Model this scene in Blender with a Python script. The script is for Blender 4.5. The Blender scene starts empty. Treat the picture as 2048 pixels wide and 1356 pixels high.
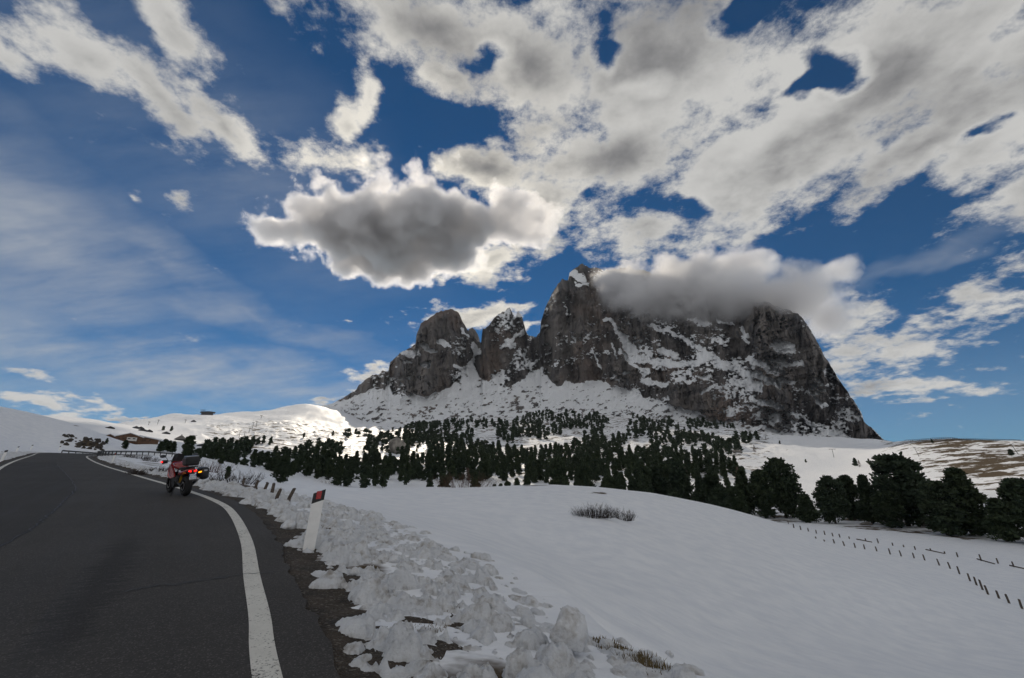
import bpy, bmesh, math, random
import numpy as np
from mathutils import Vector, Matrix, Euler

scene = bpy.context.scene
COL = scene.collection
R = math.radians

# ------------------------------------------------------------------ camera
F = 853.33                       # focal length in pixels of the 2048 px wide photograph
PITCH = R(19.2)
SP, CP = math.sin(PITCH), math.cos(PITCH)
cam_data = bpy.data.cameras.new('camera')
cam_data.sensor_width = 36.0
cam_data.lens = F / 2048 * 36.0
cam_data.clip_start = 0.1
cam_data.clip_end = 60000
cam = bpy.data.objects.new('camera', cam_data)
cam.location = (0, 0, 0)         # the eye is the origin; the road under it lies at -1.55
cam.rotation_euler = (R(90) + PITCH, 0, 0)
COL.objects.link(cam)
scene.camera = cam

def ray(px, py):
    cx, cy = px - 1024, 678 - py
    return np.array([cx, F * CP - cy * SP, F * SP + cy * CP]) / F
def azt(px, py):
    d = ray(px, py)
    return math.atan2(d[0], d[1]), d[2] / math.hypot(d[0], d[1])
def P3(px, py, r):
    d = ray(px, py)
    return d / math.hypot(d[0], d[1]) * r
def topx(x, y, z):
    dep = y * CP + z * SP
    up = -y * SP + z * CP
    dep = np.where(dep < 1e-3, 1e-3, dep)
    return 1024 + F * x / dep, 678 - F * up / dep

# ------------------------------------------------------------------ sun and sky
SUN_D = ray(835, 470); SUN_D = SUN_D / np.linalg.norm(SUN_D)
SUN_AZ = math.atan2(SUN_D[0], SUN_D[1]); SUN_EL = math.asin(SUN_D[2])
sun_data = bpy.data.lights.new('sun', 'SUN')
sun_data.energy = 2.5
sun_data.angle = R(0.6)
sun_data.color = (1.0, 0.88, 0.71)
sun = bpy.data.objects.new('sun', sun_data)
sun.rotation_euler = Vector(-SUN_D).to_track_quat('-Z', 'Y').to_euler()
sun.location = (0, 0, 50)
COL.objects.link(sun)

world = bpy.data.worlds.new('World')
scene.world = world
world.use_nodes = True

class NT:
    """small helper round a node tree"""
    def __init__(self, tree):
        self.t = tree; self.n = tree.nodes; self.l = tree.links
    def _set(self, sock, v):
        if v is None: return
        if isinstance(v, bpy.types.NodeSocket): self.l.new(v, sock)
        else: sock.default_value = v
    def node(self, kind, ins=None, **props):
        nd = self.n.new(kind)
        for k, v in props.items(): setattr(nd, k, v)
        for k, v in (ins or {}).items(): self._set(nd.inputs[k], v)
        return nd
    def m(self, op, a, b=None, c=None, clamp=False):
        nd = self.n.new('ShaderNodeMath'); nd.operation = op; nd.use_clamp = clamp
        for i, v in enumerate((a, b, c)): self._set(nd.inputs[i], v)
        return nd.outputs[0]
    def v(self, op, a, b=None, s=None):
        nd = self.n.new('ShaderNodeVectorMath'); nd.operation = op
        self._set(nd.inputs[0], a); self._set(nd.inputs[1], b)
        if s is not None: self._set(nd.inputs['Scale'], s)
        return nd.outputs['Value'] if op in ('DOT_PRODUCT', 'LENGTH', 'DISTANCE') else nd.outputs[0]
    def noise(self, vec, scale, detail=4, rough=0.55, dist=0.0, color=False, lac=2.0, typ='FBM'):
        nd = self.n.new('ShaderNodeTexNoise'); nd.noise_dimensions = '3D'; nd.noise_type = typ
        self._set(nd.inputs['Vector'], vec)
        nd.inputs['Scale'].default_value = scale; nd.inputs['Detail'].default_value = detail
        nd.inputs['Roughness'].default_value = rough; nd.inputs['Distortion'].default_value = dist
        nd.inputs['Lacunarity'].default_value = lac
        return nd.outputs[1] if color else nd.outputs[0]
    def ss(self, x, a, b, lo=0.0, hi=1.0, kind='SMOOTHSTEP'):
        nd = self.n.new('ShaderNodeMapRange'); nd.interpolation_type = kind
        self._set(nd.inputs[0], x)
        for i, v in ((1, a), (2, b), (3, lo), (4, hi)): self._set(nd.inputs[i], v)
        return nd.outputs[0]
    def mix(self, f, a, b, mode='MIX'):
        nd = self.n.new('ShaderNodeMix'); nd.data_type = 'RGBA'; nd.blend_type = mode
        self._set(nd.inputs[0], f); self._set(nd.inputs[6], a); self._set(nd.inputs[7], b)
        return nd.outputs[2]
    def comb(self, x, y, z):
        nd = self.n.new('ShaderNodeCombineXYZ')
        for i, v in enumerate((x, y, z)): self._set(nd.inputs[i], v)
        return nd.outputs[0]
    def sep(self, v):
        nd = self.n.new('ShaderNodeSeparateXYZ'); self._set(nd.inputs[0], v); return nd.outputs
    def attr(self, name):
        nd = self.n.new('ShaderNodeAttribute'); nd.attribute_name = name; return nd.outputs['Fac']

def rgb(*c): return (c[0], c[1], c[2], 1.0)

SKY_STRENGTH = 0.1
def build_world():
    T = NT(world.node_tree); T.n.clear()
    d = T.v('NORMALIZE', T.node('ShaderNodeTexCoord').outputs['Generated'])
    sky = T.node('ShaderNodeTexSky', sky_type='NISHITA', sun_disc=False, sun_elevation=SUN_EL,
                 sun_rotation=SUN_AZ, altitude=2200, air_density=1.0, dust_density=0.0, ozone_density=2.5)
    x, y, z = T.sep(d)
    # the clouds lie in sheets overhead: noise is sampled on the sheet, so it packs together towards the horizon
    zz = T.m('ADD', T.m('MAXIMUM', z, 0.0), 0.22)
    sheet = T.comb(T.m('DIVIDE', x, zz), T.m('DIVIDE', y, zz), T.m('MULTIPLY', z, 0.8))
    w1 = T.v('SUBTRACT', T.noise(sheet, 4.0, 3, 0.65, color=True), (0.5, 0.5, 0.5))
    dw = T.v('ADD', d, T.v('SCALE', w1, s=0.13))
    def blob_field(blobs, soft, acc=None):
        for (px, py, rx, ry, rot, wgt) in blobs:
            c = ray(px, py); c /= np.linalg.norm(c)
            e1 = np.cross(c, (0, 0, 1.0)); e1 /= np.linalg.norm(e1)
            e2 = np.cross(e1, c)
            a = R(rot); ca, sa = math.cos(a), math.sin(a)
            k = np.dot(c, (0, CP, SP)) / F           # radians per pixel there
            rot_m = Matrix((e1 * ca + e2 * sa, -e1 * sa + e2 * ca, -c)).transposed()
            mp = T.node('ShaderNodeMapping', {'Vector': dw, 'Location': tuple(c), 'Rotation': tuple(rot_m.to_euler()),
                        'Scale': (rx * k, ry * k * 0.9, 0.625)}, vector_type='TEXTURE')
            ln = T.v('LENGTH', mp.outputs[0])
            f = T.m('MULTIPLY_ADD', ln, -wgt, soft * wgt)
            if wgt > 0: acc = T.m('MAXIMUM', f, 0.0 if acc is None else acc)
            else: acc = T.m('ADD', T.m('MINIMUM', f, 0.0), acc)
        return acc
    # (x, y, half width, half height, tilt, weight) of the cumulus seen from the pass, then of the sky out of view
    C = [(10, 105, 75, 60, -20, 1), (180, 115, 165, 95, -12, 1.1), (310, 190, 150, 70, -28, 1.1), (440, 240, 140, 58, -18, 1.1),
         (350, 40, 140, 75, -40, 1), (560, 10, 60, 30, 0, .6), (640, 310, 150, 75, 8, 1.05), (690, 250, 50, 70, 20, .8),
         (265, 385, 30, 18, 0, .8), (370, 390, 28, 26, 0, .75),
         (860, 60, 240, 110, -12, 1.1), (735, 190, 36, 85, 5, .95), (900, 150, 120, 60, -10, 1), (1060, 120, 230, 150, -20, 1.2),
         (1010, 200, 50, 40, 0, .8), (1300, 150, 320, 210, -14, 1.35), (1250, 300, 300, 120, 10, 1.3), (1560, 300, 350, 175, 12, 1.45), (1080, 250, 130, 90, 0, 1.1), (1850, 300, 190, 85, 12, 1.2),
         (1780, 130, 330, 230, 0, 1.5), (2000, 200, 220, 230, 0, 1.3), (1960, 340, 90, 75, 20, .9), (1450, 400, 200, 75, 12, 1.1),
         (970, 345, 110, 70, 0, 1.15), (1090, 420, 150, 120, 30, 1.2), (980, 520, 110, 70, 20, 1.0), (850, 520, 170, 60, 0, .9),
         (1280, 470, 160, 80, 14, 1.1),
         (960, 625, 150, 38, 4, 1), (1040, 605, 60, 28, 10, .9), (1070, 663, 30, 16, 0, .9), (835, 690, 22, 22, 0, .7),
         (1990, 580, 130, 70, 35, 1), (1790, 690, 170, 75, 6, 1.1), (1800, 780, 150, 50, -4, 1.05), (1720, 640, 70, 60, 0, .8),
         (120, 800, 105, 34, -8, 1), (740, 745, 70, 26, 8, .9), (285, 834, 60, 14, 0, 1), (650, 805, 60, 18, 20, .8),
         (685, 632, 24, 10, 0, .7),
         (2350, 250, 330, 230, 0, 1.3), (2500, 640, 260, 120, 0, 1.0), (1500, -250, 500, 230, 0, 1.3), (500, -260, 330, 140, -20, 1.0)]
    holes = [(1662, 128, 42, 50, 20, -1.7), (1605, 162, 48, 24, 0, -1.5), (1490, 15, 70, 36, 0, -1.3), (1218, 95, 26, 50, 0, -.8), (985, 118, 56, 26, 10, -.9),
             (1130, 545, 40, 55, 0, -.8), (1368, 418, 52, 26, -35, -.9), (1175, 405, 40, 14, 30, -.5), (1965, 270, 36, 26, 0, -.8),
             (1290, 175, 60, 22, -10, -.5), (930, 265, 110, 45, 20, -.5), (880, 260, 60, 40, 0, -.3)]
    cover = blob_field(C, 1.25)
    rest = T.ss(T.noise(d, 1.7, 3, 0.5), 0.28, 0.46, 0.3, 1.15)          # unseen cloud behind and beside the camera, made denser to brighten the snow
    rest = T.m('MULTIPLY', rest, T.ss(y, 0.42, 0.0, 0.0, 1.0))
    cover = T.m('MAXIMUM', cover, rest)
    cover = blob_field(holes, 1.2, cover)
    n1 = T.noise(sheet, 7.5, 8, 0.68)
    dens = T.m('ADD', cover, T.m('MULTIPLY', T.m('SUBTRACT', n1, 0.5), 3.1))
    alpha = T.ss(dens, 0.38, 1.10)
    n2 = T.noise(sheet, 2.6, 5, 0.56)
    thick = T.ss(T.m('ADD', T.m('ADD', T.m('MULTIPLY', cover, 0.75), T.m('MULTIPLY', T.m('SUBTRACT', n2, 0.5), 2.6)), T.m('MULTIPLY', T.m('SUBTRACT', n1, 0.5), 0.9)), 0.45, 1.55)
    sd = T.v('DOT_PRODUCT', d, tuple(SUN_D))
    glow = T.m('POWER', T.m('MAXIMUM', sd, 0.0), 22.0)
    k = 1 / SKY_STRENGTH
    bright = T.mix(glow, rgb(.53 * k, .525 * k, .51 * k), rgb(1.0 * k, .93 * k, .80 * k))
    front = T.ss(sd, 0.55, -0.5)                                           # clouds opposite the sun set brighter, as if sunlit, to lift the snow
    bright = T.mix(front, bright, rgb(.60 * k, .598 * k, .59 * k))
    grey = rgb(.165 * k, .165 * k, .17 * k)
    ccol = T.mix(thick, bright, T.mix(front, grey, rgb(.33 * k, .335 * k, .35 * k)))
    # thin high cirrus, combed out by the wind
    st = T.comb(T.m('MULTIPLY', T.m('ADD', T.m('DIVIDE', x, zz), T.m('MULTIPLY', T.m('DIVIDE', y, zz), 0.25)), 0.55),
                T.m('MULTIPLY', T.m('DIVIDE', y, zz), 1.5), 0.0)
    ci = T.noise(st, 1.9, 6, 0.64)
    cmask = blob_field([(60, 470, 330, 190, -25, 1.0), (330, 520, 180, 60, -20, .9), (300, 735, 760, 75, 2, 1.1),
                        (500, 640, 420, 40, -6, .6), (480, 330, 420, 240, -20, .42), (1900, 500, 260, 30, 10, .35),
                        (-300, 600, 500, 300, 0, .8)], 1.3)
    base_ci = T.ss(y, 0.2, -0.2, 0.0, 0.45)
    cmask = T.m('MAXIMUM', cmask, base_ci)
    ca = T.m('MULTIPLY', T.m('MULTIPLY', T.ss(ci, 0.25, 0.68), cmask), 0.68, clamp=True)
    low = T.m('MULTIPLY', T.ss(z, 0.30, 0.02), 0.34)                      # pale air low over the ridges
    skyc = T.mix(1.0, sky.outputs[0], rgb(.085, .33, .47), 'MULTIPLY')
    skyc = T.mix(low, skyc, rgb(.25 * k, .36 * k, .47 * k))
    skyc = T.mix(ca, skyc, rgb(.37 * k, .395 * k, .43 * k))
    out = T.mix(alpha, skyc, ccol)
    bg = T.node('ShaderNodeBackground', {'Color': out, 'Strength': SKY_STRENGTH})
    T.l.new(bg.outputs[0], T.node('ShaderNodeOutputWorld').inputs['Surface'])
build_world()
world.cycles.sampling_method = 'MANUAL'
world.cycles.sample_map_resolution = 512

# ------------------------------------------------------------------ exposure and renderer
scene.view_settings.view_transform = 'Standard'
scene.view_settings.look = 'None'
scene.view_settings.exposure = 0.1
scene.view_settings.gamma = 1.0
scene.view_settings.use_curve_mapping = False
cy = scene.cycles
cy.use_denoising = True
cy.use_adaptive_sampling = True
cy.adaptive_threshold = 0.025
cy.max_bounces = 8
cy.diffuse_bounces = 2
cy.glossy_bounces = 2
cy.transmission_bounces = 4
cy.transparent_max_bounces = 8
cy.volume_bounces = 5
cy.volume_max_steps = 256
cy.sample_clamp_indirect = 6

# ------------------------------------------------------------------ numpy noise
def _h(ix, iy, iz, seed):
    n = (ix * 374761393 + iy * 668265263 + iz * 2147483647 + seed * 974634777) & 0xffffffff
    n = ((n ^ (n >> 13)) * 1274126177) & 0xffffffff
    n = ((n ^ (n >> 16)) * 2246822519) & 0xffffffff
    return ((n ^ (n >> 15)) & 0xffffff) / float(0xffffff)
def vnoise(x, y, seed=0):
    x = np.asarray(x, float); y = np.asarray(y, float)
    ix = np.floor(x).astype(np.int64); iy = np.floor(y).astype(np.int64)
    fx = x - ix; fy = y - iy
    ux = fx * fx * fx * (fx * (fx * 6 - 15) + 10); uy = fy * fy * fy * (fy * (fy * 6 - 15) + 10)
    z = np.zeros_like(ix)
    a = _h(ix, iy, z, seed); b = _h(ix + 1, iy, z, seed); c = _h(ix, iy + 1, z, seed); d = _h(ix + 1, iy + 1, z, seed)
    return (a * (1 - ux) + b * ux) * (1 - uy) + (c * (1 - ux) + d * ux) * uy
def fbm(x, y, oct=5, seed=0, gain=0.5, lac=2.03):
    s = 0; a = 1.0; t = 0.0; f = 1.0
    for i in range(oct):
        s = s + a * vnoise(x * f + 17.3 * i, y * f - 9.1 * i, seed + i * 31); t += a; a *= gain; f *= lac
    return s / t
def ridged(x, y, oct=4, seed=0, gain=0.5):
    s = 0; a = 1.0; t = 0.0; f = 1.0
    for i in range(oct):
        s = s + a * (1 - np.abs(2 * vnoise(x * f + 5.7 * i, y * f + 3.3 * i, seed + i * 17) - 1)); t += a; a *= gain; f *= 2.07
    return s / t
def sstep(x, a, b):
    t = np.clip((np.asarray(x, float) - a) / (b - a), 0, 1); return t * t * (3 - 2 * t)

# ------------------------------------------------------------------ object helpers
def tag(o, label=None, cat=None, group=None, kind=None):
    if label: o['label'] = label
    if cat: o['category'] = cat
    if group: o['group'] = group
    if kind: o['kind'] = kind
    return o
def link(name, me, mat=None, parent=None, loc=None):
    o = bpy.data.objects.new(name, me); COL.objects.link(o)
    if mat is not None and me is not None and not me.materials: me.materials.append(mat)
    if parent is not None: o.parent = parent
    if loc is not None: o.location = loc
    return o
def empty(name, loc=(0, 0, 0), rot=(0, 0, 0)):
    o = bpy.data.objects.new(name, None); COL.objects.link(o)
    o.empty_display_size = 0.2; o.location = loc; o.rotation_euler = rot
    return o
def np_mesh(name, verts, faces, smooth=True, attrs=None):
    verts = np.ascontiguousarray(verts, dtype=np.float32); faces = np.ascontiguousarray(faces, dtype=np.int32)
    me = bpy.data.meshes.new(name)
    nf, k = faces.shape
    me.vertices.add(len(verts)); me.vertices.foreach_set('co', verts.ravel())
    me.loops.add(nf * k); me.loops.foreach_set('vertex_index', faces.ravel())
    me.polygons.add(nf)
    me.polygons.foreach_set('loop_start', np.arange(0, nf * k, k, dtype=np.int32))
    me.polygons.foreach_set('loop_total', np.full(nf, k, dtype=np.int32))
    me.update(calc_edges=True)
    me.polygons.foreach_set('use_smooth', np.full(nf, smooth))
    for an, av in (attrs or {}).items():
        at = me.attributes.new(an, 'FLOAT', 'POINT'); at.data.foreach_set('value', np.asarray(av, np.float32).ravel())
    me.validate()
    return me
def grid_faces(nr, nc):
    i = np.arange(nr - 1)[:, None] * nc + np.arange(nc - 1)[None, :]
    i = i.ravel()
    return np.stack([i, i + 1, i + nc + 1, i + nc], 1)
class MB:
    """collects shapes into one mesh"""
    def __init__(self): self.bm = bmesh.new()
    def box(self, c, s, rot=None, bevel=0.0, seg=2):
        r = bmesh.ops.create_cube(self.bm, size=1.0); vs = r['verts']
        M = Matrix.Translation(c) @ (Euler(rot).to_matrix().to_4x4() if rot else Matrix()) @ Matrix.Diagonal((s[0], s[1], s[2], 1))
        bmesh.ops.transform(self.bm, matrix=M, verts=vs)
        if bevel > 0:
            es = list({e for v in vs for e in v.link_edges})
            bmesh.ops.bevel(self.bm, geom=es, offset=bevel, segments=seg, profile=0.5, affect='EDGES')
        return self
    def tube(self, pts, rad, n=8, cap=True):
        pts = [Vector(p) for p in pts]; rr = rad if isinstance(rad, (list, tuple)) else [rad] * len(pts)
        rings = []; prev = None
        for i, p in enumerate(pts):
            t = (pts[min(i + 1, len(pts) - 1)] - pts[max(i - 1, 0)]).normalized()
            a = prev if prev is not None else (Vector((0, 0, 1)) if abs(t.z) < 0.9 else Vector((1, 0, 0)))
            u = (a - t * a.dot(t)); u = u.normalized() if u.length > 1e-6 else t.orthogonal().normalized()
            prev = u; w = t.cross(u)
            rings.append([self.bm.verts.new(p + (u * math.cos(2 * math.pi * k / n) + w * math.sin(2 * math.pi * k / n)) * rr[i]) for k in range(n)])
        for a, b in zip(rings, rings[1:]):
            for k in range(n): self.bm.faces.new((a[k], a[(k + 1) % n], b[(k + 1) % n], b[k]))
        if cap:
            self.bm.faces.new(rings[0][::-1]); self.bm.faces.new(rings[-1])
        return self
    def lathe(self, prof, center, axis='x', n=24, closed=False):
        """prof: (radius, along axis)"""
        rings = []
        for (r, h) in prof:
            ring = []
            for k in range(n):
                a = 2 * math.pi * k / n; c, s = math.cos(a) * r, math.sin(a) * r
                p = {'x': (h, c, s), 'y': (c, h, s), 'z': (c, s, h)}[axis]
                ring.append(self.bm.verts.new(Vector(p) + Vector(center)))
            rings.append(ring)
        if closed: rings.append(rings[0])
        for a, b in zip(rings, rings[1:]):
            for k in range(n): self.bm.faces.new((a[k], a[(k + 1) % n], b[(k + 1) % n], b[k]))
        if not closed:
            self.bm.faces.new(rings[0][::-1]); self.bm.faces.new(rings[-1])
        return self
    def loft(self, rings, cap=True):
        rs = [[self.bm.verts.new(p) for p in r] for r in rings]; n = len(rs[0])
        for a, b in zip(rs, rs[1:]):
            for k in range(n): self.bm.faces.new((a[k], a[(k + 1) % n], b[(k + 1) % n], b[k]))
        if cap: self.bm.faces.new(rs[0][::-1]); self.bm.faces.new(rs[-1])
        return self
    def prism(self, poly, y0, y1, plane='xz'):
        def pt(p, h): return {'xz': (p[0], h, p[1]), 'yz': (h, p[0], p[1]), 'xy': (p[0], p[1], h)}[plane]
        a = [self.bm.verts.new(pt(p, y0)) for p in poly]; b = [self.bm.verts.new(pt(p, y1)) for p in poly]; n = len(poly)
        for k in range(n): self.bm.faces.new((a[k], a[(k + 1) % n], b[(k + 1) % n], b[k]))
        self.bm.faces.new(a[::-1]); self.bm.faces.new(b)
        return self
    def mesh(self, name, smooth=False):
        bmesh.ops.recalc_face_normals(self.bm, faces=self.bm.faces)
        me = bpy.data.meshes.new(name); self.bm.to_mesh(me); self.bm.free()
        if smooth: me.polygons.foreach_set('use_smooth', np.full(len(me.polygons), True))
        return me
    def build(self, name, mat, parent=None, loc=None, smooth=False):
        return link(name, self.mesh(name, smooth), mat, parent, loc)
def copy_tree(o, parent=None):
    c = o.copy(); COL.objects.link(c)
    c.parent = parent
    for ch in list(o.children): copy_tree(ch, c)
    return c

# ------------------------------------------------------------------ materials
def new_mat(name):
    m = bpy.data.materials.new(name); m.use_nodes = True
    T = NT(m.node_tree); T.n.clear()
    b = T.node('ShaderNodeBsdfPrincipled'); o = T.node('ShaderNodeOutputMaterial'); T.l.new(b.outputs[0], o.inputs[0])
    return m, T, b
def simple(name, col, rough=0.6, metal=0.0, var=0.25, scale=8.0, bump=0.0, spec=0.5, coat=0.0):
    m, T, b = new_mat(name)
    pos = T.node('ShaderNodeTexCoord').outputs['Object']
    n = T.noise(pos, scale, 5, 0.6)
    lo = rgb(*[c * (1 - var) for c in col]); hi = rgb(*[min(1, c * (1 + var)) for c in col])
    T._set(b.inputs['Base Color'], T.mix(T.ss(n, .3, .7), lo, hi))
    b.inputs['Roughness'].default_value = rough; b.inputs['Metallic'].default_value = metal
    b.inputs['Specular IOR Level'].default_value = spec; b.inputs['Coat Weight'].default_value = coat
    if bump:
        bp = T.node('ShaderNodeBump', {'Height': n, 'Strength': bump, 'Distance': 0.02}); T._set(b.inputs['Normal'], bp.outputs[0])
    return m
def emit(name, col, strength):
    m, T, b = new_mat(name)
    T._set(b.inputs['Base Color'], rgb(*col)); b.inputs['Roughness'].default_value = 0.25
    T._set(b.inputs['Emission Color'], rgb(*col)); b.inputs['Emission Strength'].default_value = strength
    return m

# ------------------------------------------------------------------ the lie of the land
def road_z(x, y):
    z = -1.55 - 0.029 * x + 0.064 * y
    return np.where(z > 6.0, 6.0 + (z - 6.0) * 0.35, z)
# the two painted edges of the road in plan, in metres
RIGHT = [(11.5, -16.0), (7.2, -9.5), (3.4, -4.0), (0.55, 0.25), (-1.72, 3.63), (-2.44, 4.79), (-3.33, 6.16), (-4.42, 7.89), (-5.57, 9.57), (-6.73, 11.18),
         (-7.99, 12.8), (-9.45, 14.38), (-10.95, 15.85), (-13.9, 18.6), (-18.5, 22.7), (-23.6, 27.3), (-31.0, 34.0), (-42.2, 44.6),
         (-56.5, 58.7), (-62.5, 65.5), (-67.3, 73.0), (-70.5, 81.0), (-72.5, 90.0), (-74.0, 100.0), (-77.0, 111.0), (-82.0, 122.0)]
LEFT = [(6.8, -19.0), (2.6, -12.6), (-1.2, -7.0), (-4.0, -2.7), (-6.15, .85), (-7.0, 2.25), (-7.95, 3.7), (-9.0, 5.3), (-10.1, 6.85), (-11.2, 8.3),
        (-12.3, 9.6), (-13.4, 10.85), (-14.7, 12.15), (-17.3, 14.6), (-21.9, 18.7), (-27.1, 23.4), (-34.6, 30.3), (-46.0, 41.2),
        (-64.0, 58.9), (-76.0, 70.5), (-83.0, 78.5), (-86.5, 87.0), (-88.5, 96.0), (-90.0, 106.0), (-93.0, 117.0), (-98.0, 128.0)]
def catmull(pts, n):
    p = np.array(pts, float); p = np.vstack([2 * p[0] - p[1], p, 2 * p[-1] - p[-2]])
    out = []
    for i in range(1, len(p) - 2):
        for t in np.linspace(0, 1, n, endpoint=False):
            a, b, c, d = p[i - 1], p[i], p[i + 1], p[i + 2]
            out.append(.5 * (2 * b + (c - a) * t + (2 * a - 5 * b + 4 * c - d) * t * t + (3 * b - a - 3 * c + d) * t ** 3))
    out.append(p[-2]); return np.array(out)
ER = catmull(RIGHT, 10); EL = catmull(LEFT, 10)
for _ in range(3):                                                   # take the wobble out of the traced points
    for E_ in (ER, EL): E_[1:-1] = 0.25 * E_[:-2] + 0.5 * E_[1:-1] + 0.25 * E_[2:]

def poly_dist(x, y, line):
    """distance and signed side to a polyline (positive = right of its direction)"""
    best = np.full(x.shape, 1e9); side = np.zeros(x.shape)
    for (ax, ay), (bx, by) in zip(line[:-1], line[1:]):
        dx, dy = bx - ax, by - ay; L = dx * dx + dy * dy
        t = np.clip(((x - ax) * dx + (y - ay) * dy) / L, 0, 1)
        qx, qy = x - ax - t * dx, y - ay - t * dy
        d = np.hypot(qx, qy); s = (qx * dy - qy * dx)
        m = d < best
        best = np.where(m, d, best); side = np.where(m, np.sign(s), side)
    return best, side

# control points of the ground: (pixel x, pixel y, distance) or (pixel x, None, distance, height)
CTRL = [
 # snow bank and field beside the road
 (700, 1356, 4.4), (900, 1356, 4.7), (1100, 1356, 5.1), (1320, 1345, 6.0), (1480, 1356, 7.5, -2.5), (1165, 1212, 7.2), (1000, 1130, 8.6), (800, 1062, 11.5), (700, 1012, 17),
 (600, 986, 24), (560, 978, 30), (640, 978, 40), (1210, 1240, 11.5), (1400, 1325, 12.5), (1600, 1356, 15), (1250, 1200, 15),
 (1200, 1150, 20), (1100, 1085, 27), (1215, 1047, 34), (1000, 1042, 30), (800, 1022, 28), (900, 994, 44), (740, 984, 45),
 (1100, 969, 64), (860, 974, 62), (980, 974, 64), (1200, 974, 66), (1300, 985, 72), (1400, 1004, 80), (1470, 1021, 88), (1540, 1040, 100),
 (1300, 1050, 42), (1450, 1090, 42), (1500, 1160, 32), (1600, 1100, 55), (1600, 1060, 95), (1750, 1170, 45), (1800, 1250, 38), (2048, 1356, 30), (1700, 1120, 62),
 (1900, 1180, 57), (2043, 1218, 61), (1760, 1092, 98), (1900, 1120, 95), (2048, 1150, 92), (1610, 1052, 141), (1680, 1056, 150), (2048, 1098, 135), (1800, 1064, 150),
 (1950, 1080, 150), (2300, 1300, 45), (2300, 1120, 140),
 # hidden hollow behind the crest, where the big pines stand
 (700, None, 110, -1.0), (860, None, 110, -4.0), (1000, None, 110, -5.5), (1150, None, 115, -7.0), (1300, None, 120, -8.5), (1420, None, 130, -9.3),
 (800, None, 170, -2.0), (1000, None, 180, -4.0), (1200, None, 180, -7.0), (1400, None, 180, -9.0), (1600, None, 190, -9.3), (1800, None, 190, -9.0), (2000, None, 180, -9.5),
 # left meadow beyond the road
 (400, 952, 45), (300, 932, 62), (460, 941, 85), (560, 964, 72), (500, 944, 115), (560, 955, 160), (650, 966, 200), (420, 925, 140), (350, 912, 130), (470, 925, 190),
 (260, 918, 88), (240, 900, 160), (300, 898, 170),
 # forest slope
 (750, 950, 260), (600, 915, 300), (480, 905, 290), (400, 893, 330), (700, 905, 420), (850, 930, 330), (1000, 940, 300), (1150, 950, 280), (1300, 955, 260), (1450, 955, 260),
 (600, 880, 560), (700, 868, 700), (850, 870, 640), (1000, 870, 620), (1150, 870, 620), (1300, 885, 540), (1450, 900, 450), (900, 850, 800), (1060, 838, 860),
 (1200, 842, 820), (1330, 848, 800), (1480, 868, 680), (1600, 905, 460), (1600, 960, 300),
 # right hill
 (1700, 930, 420), (1700, 985, 260), (1800, 960, 300), (1900, 950, 310), (2048, 980, 240), (1820, 900, 430), (1660, 895, 600),
 (1760, 884, 700), (1820, 881, 600), (1900, 878, 520), (1980, 882, 480), (2048, 889, 450), (2200, 905, 400), (2200, 990, 230),
 (1820, None, 1000, 35.), (1920, None, 900, 20.), (2048, None, 900, 5.), (2300, None, 900, 0.),
 # left: bank above the road, sunlit slope, ski hill
 (0, 927, 50), (-120, 935, 38), (-300, 960, 28), (30, 912, 75), (70, 901, 122), (130, 902, 132), (180, 903, 128), (205, 898, 132),
 (0, 823, 160), (60, 833, 165), (110, 843, 170), (155, 852, 168), (185, 867, 160), (202, 884, 150), (0, 870, 138), (80, 875, 148), (150, 885, 146), (-200, 800, 140), (-200, 880, 90),
 (0, None, 260, 20.), (100, None, 260, 17.), (180, None, 260, 15.), (-200, None, 260, 26.),
 (0, 828, 420), (60, 831, 450), (130, 838, 500), (200, 846, 560), (280, 858, 560), (230, 880, 320), (280, 890, 270), (330, 880, 330), (360, 872, 420), (330, 850, 750),
 (420, 888, 430), (470, 888, 470), (520, 872, 620), (440, 870, 640), (620, 862, 800), (720, 862, 900), (400, 850, 900), (560, 848, 1000),
 (230, 847, 1300), (330, 837, 1450), (400, 828, 1500), (450, 824, 1450), (520, 821, 1450), (560, 816, 1500), (600, 808, 1550), (640, 812, 1500),
 (480, 840, 1150), (600, 835, 1200), (660, 840, 1150),
 (230, None, 2300, 90.), (400, None, 2300, 170.), (600, None, 2300, 190.), (0, None, 1200, 40.),
]
BASE = [(640, 812, 1500), (690, 822, 1320), (740, 848, 1080), (800, 848, 1000), (900, 842, 950), (1000, 834, 940), (1100, 826, 930), (1200, 829, 930), (1300, 836, 920),
        (1400, 846, 900), (1500, 863, 880), (1600, 875, 880), (1700, 882, 900), (1800, 888, 950)]
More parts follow.
